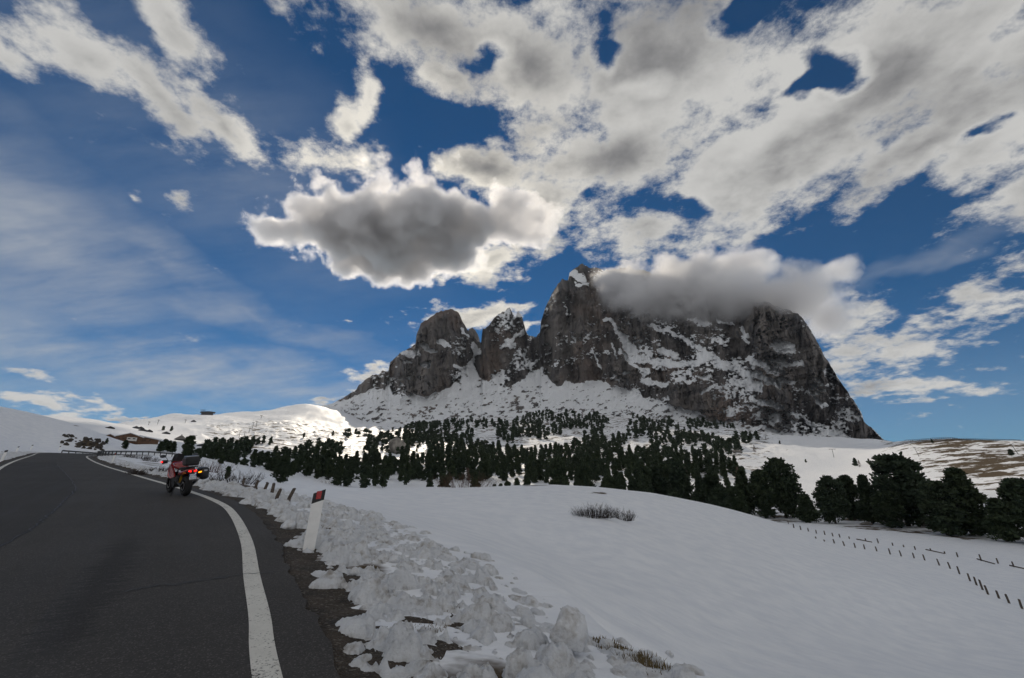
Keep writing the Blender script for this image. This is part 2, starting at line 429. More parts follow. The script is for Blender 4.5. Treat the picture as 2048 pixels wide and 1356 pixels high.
def build_tps():
    A, B, V = [], [], []
    for c in CTRL + BASE:
        if len(c) == 3:
            a, t = azt(c[0], c[1]); A.append(a); B.append(c[2]); V.append(t)
        else:
            a, _ = azt(c[0], 950); A.append(a); B.append(c[2]); V.append(c[3] / c[2])
    for c in BASE:                                                   # the ground runs on under the massif
        a, t = azt(c[0], c[1])
        for k, q in ((1.5, 0.75), (2.4, 0.45)): A.append(a); B.append(c[2] * k); V.append(t * q)
    for a in np.linspace(-math.pi, math.pi, 25):                     # out of view: the pass goes on as gentle snow slopes
        if abs(a) > 1.15:
            for r, z in ((3, None), (8, None), (25, None), (80, None), (300, 15.), (1000, 90.), (3000, 260.)):
                zz = float(road_z(r * math.sin(a), r * math.cos(a))) if z is None else z
                A.append(a); B.append(r); V.append(zz / r)
    for a in np.linspace(-1.1, 1.1, 9):
        for r in (1.2, 2.5): A.append(a); B.append(r); V.append(float(road_z(r * math.sin(a), r * math.cos(a))) / r)
        A.append(a); B.append(4200.0); V.append(0.0)
    A, B, V = map(np.array, (A, B, V))
    X = np.stack([A * 3.0, np.log(B) * 1.3], 1)
    d2 = ((X[:, None] - X[None]) ** 2).sum(-1)
    K = np.where(d2 > 0, 0.5 * d2 * np.log(d2 + 1e-12), 0) + np.eye(len(X)) * 0.012
    Pm = np.hstack([np.ones((len(X), 1)), X]); n = len(X)
    M = np.zeros((n + 3, n + 3)); M[:n, :n] = K; M[:n, n:] = Pm; M[n:, :n] = Pm.T
    W = np.linalg.solve(M, np.concatenate([V, np.zeros(3)]))
    return X, W
TX, TW = build_tps()
def tps_grid(az, lr):
    """height divided by distance on a regular (az, ln r) grid: coarse solve, then cubic-free fine bilinear"""
    q = np.stack(np.meshgrid(az * 3.0, lr * 1.3), -1).reshape(-1, 2)
    out = np.empty(len(q)); n = len(TX)
    for i in range(0, len(q), 40000):
        b = q[i:i + 40000]
        d2 = (b[:, None, 0] - TX[None, :, 0]) ** 2 + (b[:, None, 1] - TX[None, :, 1]) ** 2
        out[i:i + 40000] = (0.5 * d2 * np.log(d2 + 1e-12)) @ TW[:n] + TW[n] + b @ TW[n + 1:]
    return out.reshape(len(lr), len(az))
AZ = np.concatenate([np.linspace(-math.pi, -1.02, 60, endpoint=False), np.linspace(-1.02, 1.02, 860), np.linspace(1.02, math.pi, 61)[1:]])
LR = np.linspace(math.log(1.0), math.log(4200.0), 520)
def cubic_up(cz, caz, clr):
    """smooth upsampling of the coarse solve (Catmull-Rom along both axes)"""
    def up(a, xs, xq):
        i = np.clip(np.searchsorted(xs, xq) - 1, 0, len(xs) - 2); t = (xq - xs[i]) / (xs[i + 1] - xs[i])
        p0 = a[np.clip(i - 1, 0, len(xs) - 1)]; p1 = a[i]; p2 = a[i + 1]; p3 = a[np.clip(i + 2, 0, len(xs) - 1)]
        t = t[:, None]
        return .5 * (2 * p1 + (p2 - p0) * t + (2 * p0 - 5 * p1 + 4 * p2 - p3) * t * t + (3 * p1 - p0 - 3 * p2 + p3) * t ** 3)
    return up(up(cz, clr, LR).T, caz, AZ).T
_caz = np.concatenate([np.linspace(-math.pi, -1.02, 24, endpoint=False), np.linspace(-1.02, 1.02, 150), np.linspace(1.02, math.pi, 25)[1:]])
_clr = np.linspace(LR[0], LR[-1], 130)
GT = cubic_up(tps_grid(_caz, _clr), _caz, _clr)
GR = np.exp(LR)[:, None] * np.ones_like(AZ)[None]
GX = GR * np.sin(AZ)[None]; GY = GR * np.cos(AZ)[None]
GZ = GT * GR
# rolling snow, wind drifts and hummocks, growing with distance
und = (fbm(GX / 60, GY / 60, 4, 3) - .5) * np.clip(GR / 120, 0, 6) * sstep(GR, 60, 260) * 1.6
und += (fbm(GX / 9, GY / 9, 3, 9) - .5) * 0.16 * sstep(GR, 5, 14) * (1 - sstep(GR, 60, 160))
hum = ridged(GX / 34, GY / 34, 4, 21) ** 2
GPX, GPY = topx(GX, GY, GZ)
front = (np.abs(AZ) < 1.1)[None] * np.ones_like(GR)
ski = sstep(GPX, 740, 560) * front * sstep(GR, 620, 900)
und += ski * sstep(GPX, 680, 560) * (ridged(GX / 330 + .3 * GY / 330, GY / 420, 3, 5) - .55) * 30
forest = sstep(GR, 170, 300) * sstep(GPX, 330, 430) * sstep(GPX, 1750, 1500) * (1 - sstep(GR, 900, 1200)) * front
und += forest * (hum - .35) * np.clip(GR / 90, 1.5, 7)
GZ = GZ + und
# road bed
mask = GR < 190
rx, ry = GX[mask], GY[mask]
dR, sR = poly_dist(rx, ry, ER[::3]); dL, sL = poly_dist(rx, ry, EL[::3])
inside = (sR < 0) & (sL > 0) & (dR + dL < 26)
for E_ in (ER, EL):                                                   # nothing is road past its last point
    tdir = E_[-1] - E_[-4]; inside &= ((rx - E_[-1][0]) * tdir[0] + (ry - E_[-1][1]) * tdir[1]) < 0
dout = np.where(inside, 0.0, np.minimum(dR, dL))
zr = road_z(rx, ry)
wgt = 1 - sstep(dout, 1.0, 5.5)
z0 = GZ[mask]
drop = np.where(inside, 0.10, 0.05 + 0.05 * (1 - sstep(dout, 0, 1.2)))
GZ[mask] = z0 * (1 - wgt) + (zr - drop) * wgt
# the lip where the verge breaks off into a hollow of the snowfield
LIP = np.array([(-.2, 11.0), (.35, 9.0), (.85, 7.3), (1.0, 6.2), (1.15, 5.4), (1.5, 4.6), (2.1, 3.9), (3.2, 3.2), (6.0, 2.2)])
mk = GR < 24
lx_, ly_ = GX[mk], GY[mk]
dl_, sl_ = poly_dist(lx_, ly_, LIP[::-1]); dl_ = dl_ * sl_                # positive on the far side
hol = sstep(dl_, -.05, .75) * (1 - sstep(dl_, 2.0, 9.0)) * (1 - sstep(ly_, 7.6, 10.5))
GZ[mk] += -.95 * hol + .05 * np.exp(-((dl_ + .25) / .3) ** 2) * (1 - sstep(ly_, 7.0, 10.0)) * (ly_ > 2.0)
GPX, GPY = topx(GX, GY, GZ)

def Tz(x, y):
    """height of the finished ground"""
    x = np.asarray(x, float); y = np.asarray(y, float)
    a = np.arctan2(x, y); l = np.log(np.maximum(np.hypot(x, y), 1.01))
    i = np.clip(np.searchsorted(AZ, a) - 1, 0, len(AZ) - 2); j = np.clip(((l - LR[0]) / (LR[1] - LR[0])).astype(int), 0, len(LR) - 2)
    u = (a - AZ[i]) / (AZ[i + 1] - AZ[i]); v = (l - LR[j]) / (LR[j + 1] - LR[j])
    return (GZ[j, i] * (1 - u) + GZ[j, i + 1] * u) * (1 - v) + (GZ[j + 1, i] * (1 - u) + GZ[j + 1, i + 1] * u) * v
def on_ground(px, py, rmin=2.0, rmax=1600.0):
    """first visible ground point under that direction"""
    d = ray(px, py); d = d / math.hypot(d[0], d[1])
    r = np.exp(np.linspace(math.log(rmin), math.log(rmax), 900))
    z = Tz(d[0] * r, d[1] * r); hit = np.nonzero(z >= d[2] * r)[0]
    if not len(hit): return None
    k = hit[0]; rr = r[k]
    return np.array([d[0] * rr, d[1] * rr, float(Tz(d[0] * rr, d[1] * rr))])

# ------------------------------------------------------------------ bare patches of the ground (attribute = how likely snow is gone)
def soft(px, py, cx, cy, w, h): return np.exp(-(((px - cx) / w) ** 2 + ((py - cy) / h) ** 2))
bare = np.zeros_like(GR)
rh = sstep(GPX, 1640, 1800) * sstep(GR, 200, 260) * (1 - sstep(GR, 800, 900)) * front
bare = np.maximum(bare, rh * (0.36 + 0.16 * soft(GPX, GPY, 1980, 930, 120, 40) + .14 * soft(GPX, GPY, 1880, 884, 130, 12)))
bare = np.maximum(bare, 0.42 * front * sstep(GR, 130, 150) * (1 - sstep(GR, 190, 230)) * sstep(GPX, 1480, 1560))        # ground under the pines
bare = np.maximum(bare, 0.30 * front * sstep(GR, 76, 84) * (1 - sstep(GR, 180, 230)) * sstep(GPX, 560, 640) * sstep(GPX, 1560, 1480))
bare = np.maximum(bare, 0.43 * soft(GPX, GPY, 1060, 971, 110, 7) * front * (GR > 50) * (GR < 90))
bare = np.maximum(bare, 0.40 * soft(GPX, GPY, 840, 992, 120, 7) * front * (GR > 30) * (GR < 90))
bare = np.maximum(bare, 0.40 * soft(GPX, GPY, 1190, 986, 90, 6) * front * (GR > 30) * (GR < 90))
bare = np.maximum(bare, 0.40 * forest)
bare = np.maximum(bare, 0.34 * ski)
bare = np.maximum(bare, 0.62 * soft(GPX, GPY, 175, 888, 40, 12) * front * (GR > 100) * (GR < 200))
bare = np.maximum(bare, 0.50 * soft(GPX, GPY, 130, 852, 60, 5) * front * (GR > 100) * (GR < 200))
bare = np.maximum(bare, 0.38 * soft(GPX, GPY, 60, 870, 90, 20) * front * (GR > 100) * (GR < 200))
bare = np.maximum(bare, 0.45 * soft(GPX, GPY, 300, 930, 90, 18) * front * (GR > 40) * (GR < 130))
bare = np.maximum(bare, 0.36 * soft(GPX, GPY, 420, 950, 50, 25) * front * (GR > 20) * (GR < 130))

nr_ = np.zeros_like(GR); nr_[mask] = .50 * (1 - sstep(dout, 1.5, 3.0)) * (dR < dL)
bare = np.maximum(bare, nr_ * (GR < 60))
def ground_material():
    m, T, b = new_mat('ground')
    pos = T.node('ShaderNodeNewGeometry').outputs['Position']
    at = T.attr('bare')
    x, y, z = T.sep(pos)
    flat = T.comb(T.m('MULTIPLY', x, 0.35), T.m('MULTIPLY', y, 0.7), T.m('MULTIPLY', z, 1.3))
    n = T.noise(flat, 0.16, 8, 0.62, 0.4)
    n_small = T.noise(pos, 0.45, 5, 0.6)
    nn = T.m('ADD', T.m('MULTIPLY', n, 0.75), T.m('MULTIPLY', n_small, 0.25))
    gone = T.ss(T.m('ADD', nn, at), 0.925, 0.975)
    gcol = T.mix(T.noise(pos, 1.7, 6, 0.7), rgb(.028, .022, .014), rgb(.115, .075, .034))
    sn = T.noise(pos, 0.9, 7, 0.6)
    scol = T.mix(T.ss(sn, .3, .7), rgb(.74, .76, .80), rgb(.84, .85, .87))
    T._set(b.inputs['Base Color'], T.mix(gone, scol, gcol))
    T._set(b.inputs['Roughness'], T.mix(gone, rgb(.55, .55, .55), rgb(.95, .95, .95)))
    b.inputs['Specular IOR Level'].default_value = 0.25
    fine = T.noise(pos, 22, 5, 0.6); mid = T.noise(T.comb(x, T.m('MULTIPLY', y, 2.4), z), 1.3, 6, 0.55)
    h = T.m('ADD', T.m('MULTIPLY', fine, 0.012), T.m('MULTIPLY', mid, 0.14))
    crust = T.noise(T.comb(T.m('MULTIPLY', x, .6), T.m('MULTIPLY', y, 1.6), z), 5.0, 5, .6)
    h = T.m('ADD', h, T.m('MULTIPLY', crust, 0.03))
    bp = T.node('ShaderNodeBump', {'Height': h, 'Strength': 0.5, 'Distance': 1.0})
    T._set(b.inputs['Normal'], bp.outputs[0])
    return m
M_ground = ground_material()
gv = np.stack([GX, GY, GZ], -1).reshape(-1, 3)
ground = link('ground', np_mesh('ground', gv, grid_faces(len(LR), len(AZ))[:, ::-1], True, {'bare': bare}), M_ground)
tag(ground, kind='structure')

# ------------------------------------------------------------------ road
def on_road(px, py):
    d = ray(px, py); t = -1.55 / (d[2] + .029 * d[0] - .064 * d[1]); return (d * t)[:2]
SK0, SK1 = on_road(70, 1356), on_road(262, 1075)
def asphalt(name, base, dark):
    m, T, b = new_mat(name)
    pos = T.node('ShaderNodeNewGeometry').outputs['Position']
    x, y, z = T.sep(pos)
    agg = T.node('ShaderNodeTexVoronoi', {'Vector': pos, 'Scale': 95.0}).outputs['Color']
    av = T.sep(agg)[0]
    big = T.noise(pos, 0.35, 6, 0.6, 0.5)
    # tyre tracks run along the road, about (-0.62, 0.78) here
    along = T.comb(T.m('ADD', T.m('MULTIPLY', x, 1.25), T.m('MULTIPLY', y, .98)), T.m('MULTIPLY', T.m('SUBTRACT', T.m('MULTIPLY', y, .78), T.m('MULTIPLY', x, .62)), 0.07), 0.0)
    streak = T.noise(along, 1.1, 5, 0.65, 0.3)
    c = T.mix(T.ss(big, .25, .75), rgb(*[k * .82 for k in base]), rgb(*[k * 1.15 for k in base]))
    c = T.mix(T.m('MULTIPLY', T.ss(streak, .52, .72), 0.55), c, rgb(*dark))
    c = T.mix(T.ss(av, .80, 1.0, 0, .5), c, rgb(*[k * 3.2 for k in base]))
    c = T.mix(T.ss(av, .20, .0, 0, .45), c, rgb(*[k * .3 for k in base]))
    # old skid mark: a ragged dark smear along one wheel track
    ux_, uy_ = SK1[0] - SK0[0], SK1[1] - SK0[1]; L_ = math.hypot(ux_, uy_); ux_ /= L_; uy_ /= L_
    qx, qy = T.m('SUBTRACT', x, float(SK0[0])), T.m('SUBTRACT', y, float(SK0[1]))
    lo_ = T.m('ADD', T.m('MULTIPLY', qx, ux_), T.m('MULTIPLY', qy, uy_)); la_ = T.m('SUBTRACT', T.m('MULTIPLY', qx, uy_), T.m('MULTIPLY', qy, ux_))
    rag = T.noise(T.comb(T.m('MULTIPLY', la_, .8), T.m('MULTIPLY', lo_, 7.0), 0.0), 2.2, 8, .8)
    wid_ = T.m('ABSOLUTE', T.m('ADD', la_, T.m('MULTIPLY', T.m('SUBTRACT', rag, .5), 1.9)))
    smear = T.m('MULTIPLY', T.ss(wid_, .24, .10), T.m('MULTIPLY', T.ss(lo_, 0.0, .8), T.ss(lo_, L_ + .5, L_ - .8)))
    c = T.mix(T.m('MULTIPLY', smear, .5), c, rgb(.013, .012, .012))
    T._set(b.inputs['Base Color'], c)
    T._set(b.inputs['Roughness'], T.ss(streak, .45, .75, .88, .74))
    b.inputs['Specular IOR Level'].default_value = 0.28
    bp = T.node('ShaderNodeBump', {'Height': av, 'Strength': 0.5, 'Distance': 0.006}); T._set(b.inputs['Normal'], bp.outputs[0])
    return m
M_asphalt = asphalt('asphalt', (.052, .048, .045), (.027, .025, .023))
M_patch = asphalt('asphalt_patch', (.040, .037, .035), (.025, .023, .022))
def ribbon(A, B, nc, lift=0.0, zf=None):
    t = np.linspace(0, 1, nc)[None, :, None]
    xy = A[:, None] * (1 - t) + B[:, None] * t
    z = road_z(xy[..., 0], xy[..., 1]) if zf is None else zf(xy[..., 0], xy[..., 1])
    return np.concatenate([xy, (z + lift)[..., None]], -1)
def outward(E, sgn):
    t = np.gradient(E, axis=0); t /= np.linalg.norm(t, axis=1)[:, None]
    return np.stack([t[:, 1], -t[:, 0]], 1) * sgn
NR_, NL_ = outward(ER, 1), outward(EL, -1)
def fray(n, amp, sc, seed): return (fbm(np.arange(n) * sc, np.zeros(n), 4, seed) - .5)[:, None] * amp
rib = ribbon(ER + NR_ * (0.46 + fray(len(ER), .16, .6, 4)), EL + NL_ * (0.4 + fray(len(EL), .16, .6, 5)), 26)
def ribbon_obj(name, rib, mat, parent=None):
    nr, nc = rib.shape[:2]
    return link(name, np_mesh(name, rib.reshape(-1, 3), grid_faces(nr, nc), True), mat, parent)
road = tag(ribbon_obj('road', rib, M_asphalt), kind='structure')
def paint_material():
    m, T, b = new_mat('road_paint')
    pos = T.node('ShaderNodeNewGeometry').outputs['Position']
    w = T.noise(pos, 38, 6, 0.7); w2 = T.noise(pos, 2.4, 4, 0.6)
    worn = T.ss(T.m('ADD', w, T.m('MULTIPLY', w2, .35)), .72, .84)
    c = T.mix(T.noise(pos, 6, 5, .6), rgb(.52, .50, .45), rgb(.72, .70, .64))
    T._set(b.inputs['Base Color'], T.mix(worn, c, rgb(.07, .066, .06))); b.inputs['Roughness'].default_value = .75
    return m
M_paint = paint_material()
ribbon_obj('edge_line', ribbon(ER - NR_ * .10, ER + NR_ * .085, 3, .005), M_paint, road)
ribbon_obj('edge_line', ribbon(EL - NL_ * .085, EL + NL_ * .09, 3, .005), M_paint, road)
# the older lane surface: a darker sheet whose edge swings across the road
def on_road(px, py):
    d = ray(px, py); t = -1.55 / (d[2] + .029 * d[0] - .064 * d[1]); return (d * t)[:2]
seam = np.array([on_road(*p) for p in [(0, 1094), (40, 1072), (80, 1044), (108, 1022), (132, 1000), (148, 983), (150, 972), (141, 958), (127, 944), (117, 933), (112, 925)]])
seam = catmull([tuple(p) for p in seam], 8)
sl = []
for p in seam:
    k = np.argmin(((EL - p) ** 2).sum(1)); sl.append(EL[k] + (p - EL[k]) * .03)
for p0, p1 in ((seam[0], seam[1]),):
    pre = [p0 + (p0 - p1) / np.linalg.norm(p1 - p0) * s for s in (9, 6, 4, 2)]
pre = np.array(pre); prel = []
for p in pre:
    k = np.argmin(((EL - p) ** 2).sum(1)); prel.append(EL[k] + (p - EL[k]) * .03)
S_all = np.vstack([pre, seam]); L_all = np.vstack([np.array(prel), np.array(sl)])
ribbon_obj('asphalt_patch', ribbon(S_all, L_all, 10, .004), M_patch, road)
M_tar = simple('tar', (.016, .015, .015), .6, var=.3, scale=20)
def crack(pts, w, seed, lift=.009):
    c = catmull(pts, 14); n = len(c); nn = outward(c, 1)
    c = c + nn * (fbm(np.arange(n) * .45, np.zeros(n), 4, seed) - .5)[:, None] * .14
    ww = w * (.35 + 1.1 * fbm(np.arange(n) * .8, np.ones(n), 3, seed + 1))[:, None]
    ribbon_obj('crack', ribbon(c - nn * ww, c + nn * ww, 2, lift), M_tar, road)
crack([tuple(on_road(*p)) for p in [(545, 1146), (480, 1151), (400, 1163), (320, 1172), (250, 1184)]], .010, 3, .010)
crack([tuple(p) for p in S_all[::8]], .014, 8, .008)
crack([tuple(on_road(*p)) for p in [(400, 1003), (340, 1006), (290, 1010)]], .012, 12, .008)
# gravel shoulder
def gravel_material():
    m, T, b = new_mat('gravel')
    pos = T.node('ShaderNodeNewGeometry').outputs['Position']
    vo = T.node('ShaderNodeTexVoronoi', {'Vector': pos, 'Scale': 42.0})
    av = T.sep(vo.outputs['Color'])[0]; n = T.noise(pos, 3.0, 6, .65)
    c = T.mix(T.ss(n, .3, .7), rgb(.022, .017, .012), rgb(.065, .048, .033))
    c = T.mix(T.ss(av, .75, 1.0, 0, .75), c, rgb(.16, .14, .115))
    T._set(b.inputs['Base Color'], c); b.inputs['Roughness'].default_value = .95
    h = T.m('ADD', T.m('MULTIPLY', vo.outputs['Distance'], -1.0), T.m('MULTIPLY', n, 1.5))
    bp = T.node('ShaderNodeBump', {'Height': h, 'Strength': .9, 'Distance': .03}); T._set(b.inputs['Normal'], bp.outputs[0])
    return m
M_gravel = gravel_material()
def shoulder(E, N, w, seed):
    n = len(E); t = np.linspace(0, 1, 14)
    off = .34 + t[None] * w
    xy = E[:, None] + N[:, None] * off[..., None]
    z = road_z(xy[..., 0], xy[..., 1]) - .018 - .075 * t[None] ** 1.2 + (fbm(xy[..., 0] * 3, xy[..., 1] * 3, 4, seed) - .5) * .09 * sstep(t, .05, .25)[None]
    z = np.where(t[None] < .06, z - .06, z)
    return np.concatenate([xy, z[..., None]], -1)
o = ribbon_obj('shoulder', shoulder(ER, NR_, 1.45, 3)[:, ::-1], M_gravel); tag(o, kind='structure')
o = ribbon_obj('shoulder', shoulder(EL, NL_, 1.1, 7), M_gravel); tag(o, kind='structure')

# ------------------------------------------------------------------ the massif
SKYLINE = [(640, 812), (665, 807), (700, 788), (725, 766), (745, 751), (777, 740), (780, 723), (800, 706), (831, 688), (833, 668), (842, 648), (858, 637), (868, 634), (872, 628), (882, 623),
 (905, 618), (917, 626), (923, 640), (934, 657), (946, 672), (958, 684), (962, 688), (965, 658), (976, 652), (985, 641), (1000, 626), (1012, 620), (1019, 616), (1026, 630), (1030, 637), (1036, 622), (1044, 634),
 (1052, 662), (1058, 671), (1068, 673), (1080, 668), (1082, 645), (1090, 618), (1100, 595), (1110, 576), (1124, 558), (1136, 561), (1139, 545), (1152, 534), (1165, 528), (1182, 534),
 (1215, 540), (1260, 536), (1330, 553), (1400, 574), (1470, 588), (1550, 610), (1597, 628), (1612, 645), (1628, 670), (1650, 714), (1680, 760), (1702, 792), (1724, 828), (1728, 842), (1750, 862), (1772, 884), (1800, 892)]
FOOT = [(640, 812), (663, 808), (700, 796), (710, 791), (778, 770), (786, 788), (804, 796), (827, 787), (851, 793), (874, 787), (918, 763), (926, 744), (945, 728), (959, 754), (971, 761), (991, 752), (1002, 776), (1030, 769),
 (1068, 748), (1080, 742), (1109, 769), (1153, 766), (1197, 763), (1240, 775), (1268, 779), (1301, 797), (1349, 815), (1410, 833), (1452, 845), (1513, 852), (1604, 867), (1634, 870), (1770, 886), (1800, 893)]
NU, NV = 1050, 380
ux = np.linspace(642, 1792, NU)
def lin(tab, x): return np.interp(x, [p[0] for p in tab], [p[1] for p in tab])
ytop = lin(SKYLINE, ux)
ytop = ytop + (fbm(ux / 9, ux * 0, 4, 41) - .5) * 9 * sstep(ux, 660, 720) * sstep(ux, 1770, 1720)
yfoot = lin(FOOT, ux) + (fbm(ux / 14, ux * 0, 4, 43) - .5) * 16
rb = lin([(p[0], p[2]) for p in BASE], ux)
azu = np.array([azt(x, 800)[0] for x in ux])
gz = Tz(np.sin(azu) * rb, np.cos(azu) * rb) - 4.0
_, ybase = topx(np.sin(azu) * rb, np.cos(azu) * rb, gz)
ybase = np.maximum(ybase, ytop + 3)
vv = np.linspace(0, 1, NV)[:, None]
PXm = np.ones((NV, 1)) * ux[None]; PYm = ybase[None] + (ytop - ybase)[None] * vv
rock = sstep(yfoot[None] - PYm, -3, 4)                     # 1 on the walls, 0 on the apron below
# snow on the walls: named ledges and ramps, then mottling by altitude and face
snow = np.zeros_like(PXm)
wpx = PXm + (fbm(PXm / 20, PYm / 20, 5, 51, .62) - .5) * 34; wpy = PYm + (fbm(PXm / 20, PYm / 20, 5, 57, .62) - .5) * 24
def stroke(x0, y0, x1, y1, w, s=1.0):
    global snow
    dx, dy = x1 - x0, y1 - y0; L = dx * dx + dy * dy + 1e-6
    t = np.clip(((wpx - x0) * dx + (wpy - y0) * dy) / L, 0, 1)
    d = np.hypot(wpx - x0 - t * dx, wpy - y0 - t * dy)
    snow = np.maximum(snow, s * sstep(d, w * 1.35, w * .45))
for s_ in [(1268, 716, 1340, 728, 8), (1340, 728, 1412, 722, 9), (1400, 708, 1470, 738, 8), (1440, 730, 1562, 768, 9), (1343, 664, 1412, 708, 6), (1245, 672, 1262, 700, 11), (1218, 640, 1240, 668, 6),
           (1322, 702, 1352, 708, 9), (1550, 690, 1585, 702, 11), (1545, 722, 1600, 728, 5), (1470, 762, 1520, 776, 9), (1520, 806, 1568, 816, 6), (1565, 756, 1588, 762, 6), (1350, 764, 1385, 758, 5),
           (1432, 640, 1460, 650, 4), (1484, 660, 1496, 684, 5), (1500, 722, 1560, 742, 7), (1400, 790, 1440, 770, 4), (1455, 820, 1462, 832, 5), (1640, 862, 1712, 880, 7), (1610, 780, 1650, 812, 4), (1590, 830, 1640, 850, 4),
           (1290, 760, 1330, 772, 6), (1240, 700, 1290, 750, 5), (1300, 650, 1335, 664, 4), (1380, 640, 1410, 648, 4), (1490, 745, 1500, 760, 5),
           (836, 692, 866, 700, 5), (806, 706, 832, 708, 6), (884, 686, 902, 692, 6), (905, 732, 925, 738, 7), (808, 728, 824, 722, 4), (840, 726, 862, 732, 4), (922, 664, 936, 676, 4), (944, 690, 954, 706, 6),
           (1012, 684, 1042, 664, 8), (1004, 690, 1030, 690, 4), (952, 706, 940, 734, 6), (940, 734, 926, 752, 8), (1082, 736, 1050, 766, 6), (1050, 700, 1056, 736, 3), (1140, 548, 1170, 556, 6), (1152, 566, 1180, 566, 4),
           (1190, 700, 1205, 740, 3), (1222, 690, 1232, 720, 3), (1130, 610, 1136, 630, 2)]:
    stroke(*s_)
snow *= np.clip(.35 + 1.25 * fbm(PXm / 5, PYm / 3.5, 4, 55, .68), 0, 1.05)
mott = .55 * fbm(PXm / 5.5, PYm / 3.6, 5, 61, .68) + .45 * fbm(PXm / 40, PYm / 26, 3, 63)
dens = .0 + .36 * sstep(PXm, 1215, 1300) * sstep(PYm, 560, 700) + .16 * sstep(PXm, 1180, 1240) * sstep(PXm, 1330, 1250)
dens -= .16 * sstep(PXm, 1560, 1640) * sstep(PYm, 860, 760)
dens += .34 * sstep(PXm, 960, 900) * sstep(PYm, 660, 700) + .30 * sstep(PXm, 975, 1000) * sstep(PXm, 1075, 1040) + .17
snow = np.maximum(snow, sstep(mott + dens * .24, .655, .73) * .95)
apr_rock = sstep(fbm(PXm / 8 + PYm / 10, PYm / 4.5, 5, 71, .65) + .10 * sstep(PYm, 790, 830) + .12 * soft(PXm, PYm, 1035, 800, 60, 22), .675, .755)
apron = 1 - rock
snow = snow * rock + apron * (1 - apr_rock)
al_rock = R(76) + R(6) * (fbm(PXm / 60, PYm / 80, 3, 77) - .5) - R(14) * sstep(PXm, 960, 700) - R(14) * sstep(PXm, 1250, 1450)
al = al_rock * (1 - snow) + R(47) * snow
al = al * rock + apron * (R(31) + R(7) * sstep(PYm - yfoot[None], 45, 0))
cxm = PXm - 1024; cym = 678 - PYm
dx_, dy_, dz_ = cxm, F * CP - cym * SP, F * SP + cym * CP
hh = np.hypot(dx_, dy_); tanp = dz_ / hh; phi = np.arctan(tanp)
rm = np.empty_like(PXm); rm[0] = rb
for k in range(1, NV):
    dphi = phi[k] - phi[k - 1]
    den = np.maximum(np.tan(al[k]) - tanp[k], .12)
    rm[k] = rm[k - 1] + rm[k - 1] * (1 + tanp[k] ** 2) * dphi / den
sm = np.ones(9) / 9.0
for _ in range(2): rm = np.apply_along_axis(lambda q: np.convolve(np.pad(q, 4, 'edge'), sm, 'valid'), 1, rm)
# buttresses, ribs and chimneys pushed out of or into the wall
warp = (fbm(PXm / 50, PYm / 50, 3, 81) - .5) * 30
disp = -(fbm((PXm + warp) / 70, PYm / 230, 4, 83) - .5) * 190 - (ridged((PXm + warp * .6) / 26, PYm / 150, 4, 85) - .6) * 80
disp += -(fbm(PXm / 8, PYm / 18, 4, 87) - .5) * 26 - (ridged((PXm + warp) / 10, PYm / 40, 3, 88) - .6) * 16
disp += -(fbm(PXm / 90, (PYm + PXm * .25) / 9, 3, 90) - .5) * 16
disp *= rock * (1 - .75 * snow) * sstep(vv, 1.0, .93)
disp += apron * (-(fbm(PXm / 26 + PYm / 30, PYm / 26, 4, 91) - .5) * 34 * sstep(vv, 0, .08) - apr_rock * 4)
rm2 = rm + disp
kx = rm2 / hh
XM, YM, ZM = dx_ * kx, dy_ * kx, dz_ * kx
# the far side of the ridge falls away behind the skyline
back = []
for j, (dr, dzk) in enumerate(((25, -6), (70, -60), (160, -230), (300, -600))):
    jag = (fbm(ux / 20, ux * 0 + j, 3, 95) - .5) * 40
    rr = rm2[-1] + dr + jag * min(1, j)
    back.append(np.stack([np.sin(np.arctan2(dx_[-1], dy_[-1])) * rr, np.cos(np.arctan2(dx_[-1], dy_[-1])) * rr, np.maximum(ZM[-1] + dzk, -20)], -1))
mv = np.concatenate([np.stack([XM, YM, ZM], -1), np.array(back)], 0)
ms = np.concatenate([snow, np.full((4, NU), .35)], 0); mr = np.concatenate([rock, np.ones((4, NU))], 0)
def mountain_material():
    m, T, b = new_mat('mountain_rock')
    pos = T.node('ShaderNodeNewGeometry').outputs['Position']
    x, y, z = T.sep(pos)
    s = T.attr('snow')
    st = T.comb(x, y, T.m('MULTIPLY', z, .22))
    n1 = T.noise(st, .02, 8, .65, .6); n2 = T.noise(pos, .006, 4, .5); n3 = T.noise(pos, .09, 6, .65)
    lay = T.noise(T.comb(T.m('MULTIPLY', x, .1), T.m('MULTIPLY', y, .1), z), .05, 5, .6)
    c = T.mix(T.ss(n1, .3, .7), rgb(.055, .055, .06), rgb(.19, .172, .16))
    c = T.mix(T.m('MULTIPLY', T.ss(n2, .50, .68), .55), c, rgb(.235, .17, .135))
    c = T.mix(T.ss(lay, .55, .7, 0, .5), c, rgb(.06, .059, .061))
    gone = T.ss(T.m('ADD', s, T.m('MULTIPLY', T.m('SUBTRACT', n3, .5), .9)), .42, .58)
    T._set(b.inputs['Base Color'], T.mix(gone, c, rgb(.82, .84, .87)))
    b.inputs['Roughness'].default_value = .85; b.inputs['Specular IOR Level'].default_value = .2
    bp = T.node('ShaderNodeBump', {'Height': T.m('ADD', n1, n3), 'Strength': .8, 'Distance': 10.0}); T._set(b.inputs['Normal'], bp.outputs[0])
    return m
M_mountain = mountain_material()
mountain = link('mountain', np_mesh('mountain', mv.reshape(-1, 3), grid_faces(NV + 4, NU), False, {'snow': ms}), M_mountain)
tag(mountain, 'rocky massif of grey brown towers with snow ledges above the forest', kind='structure')
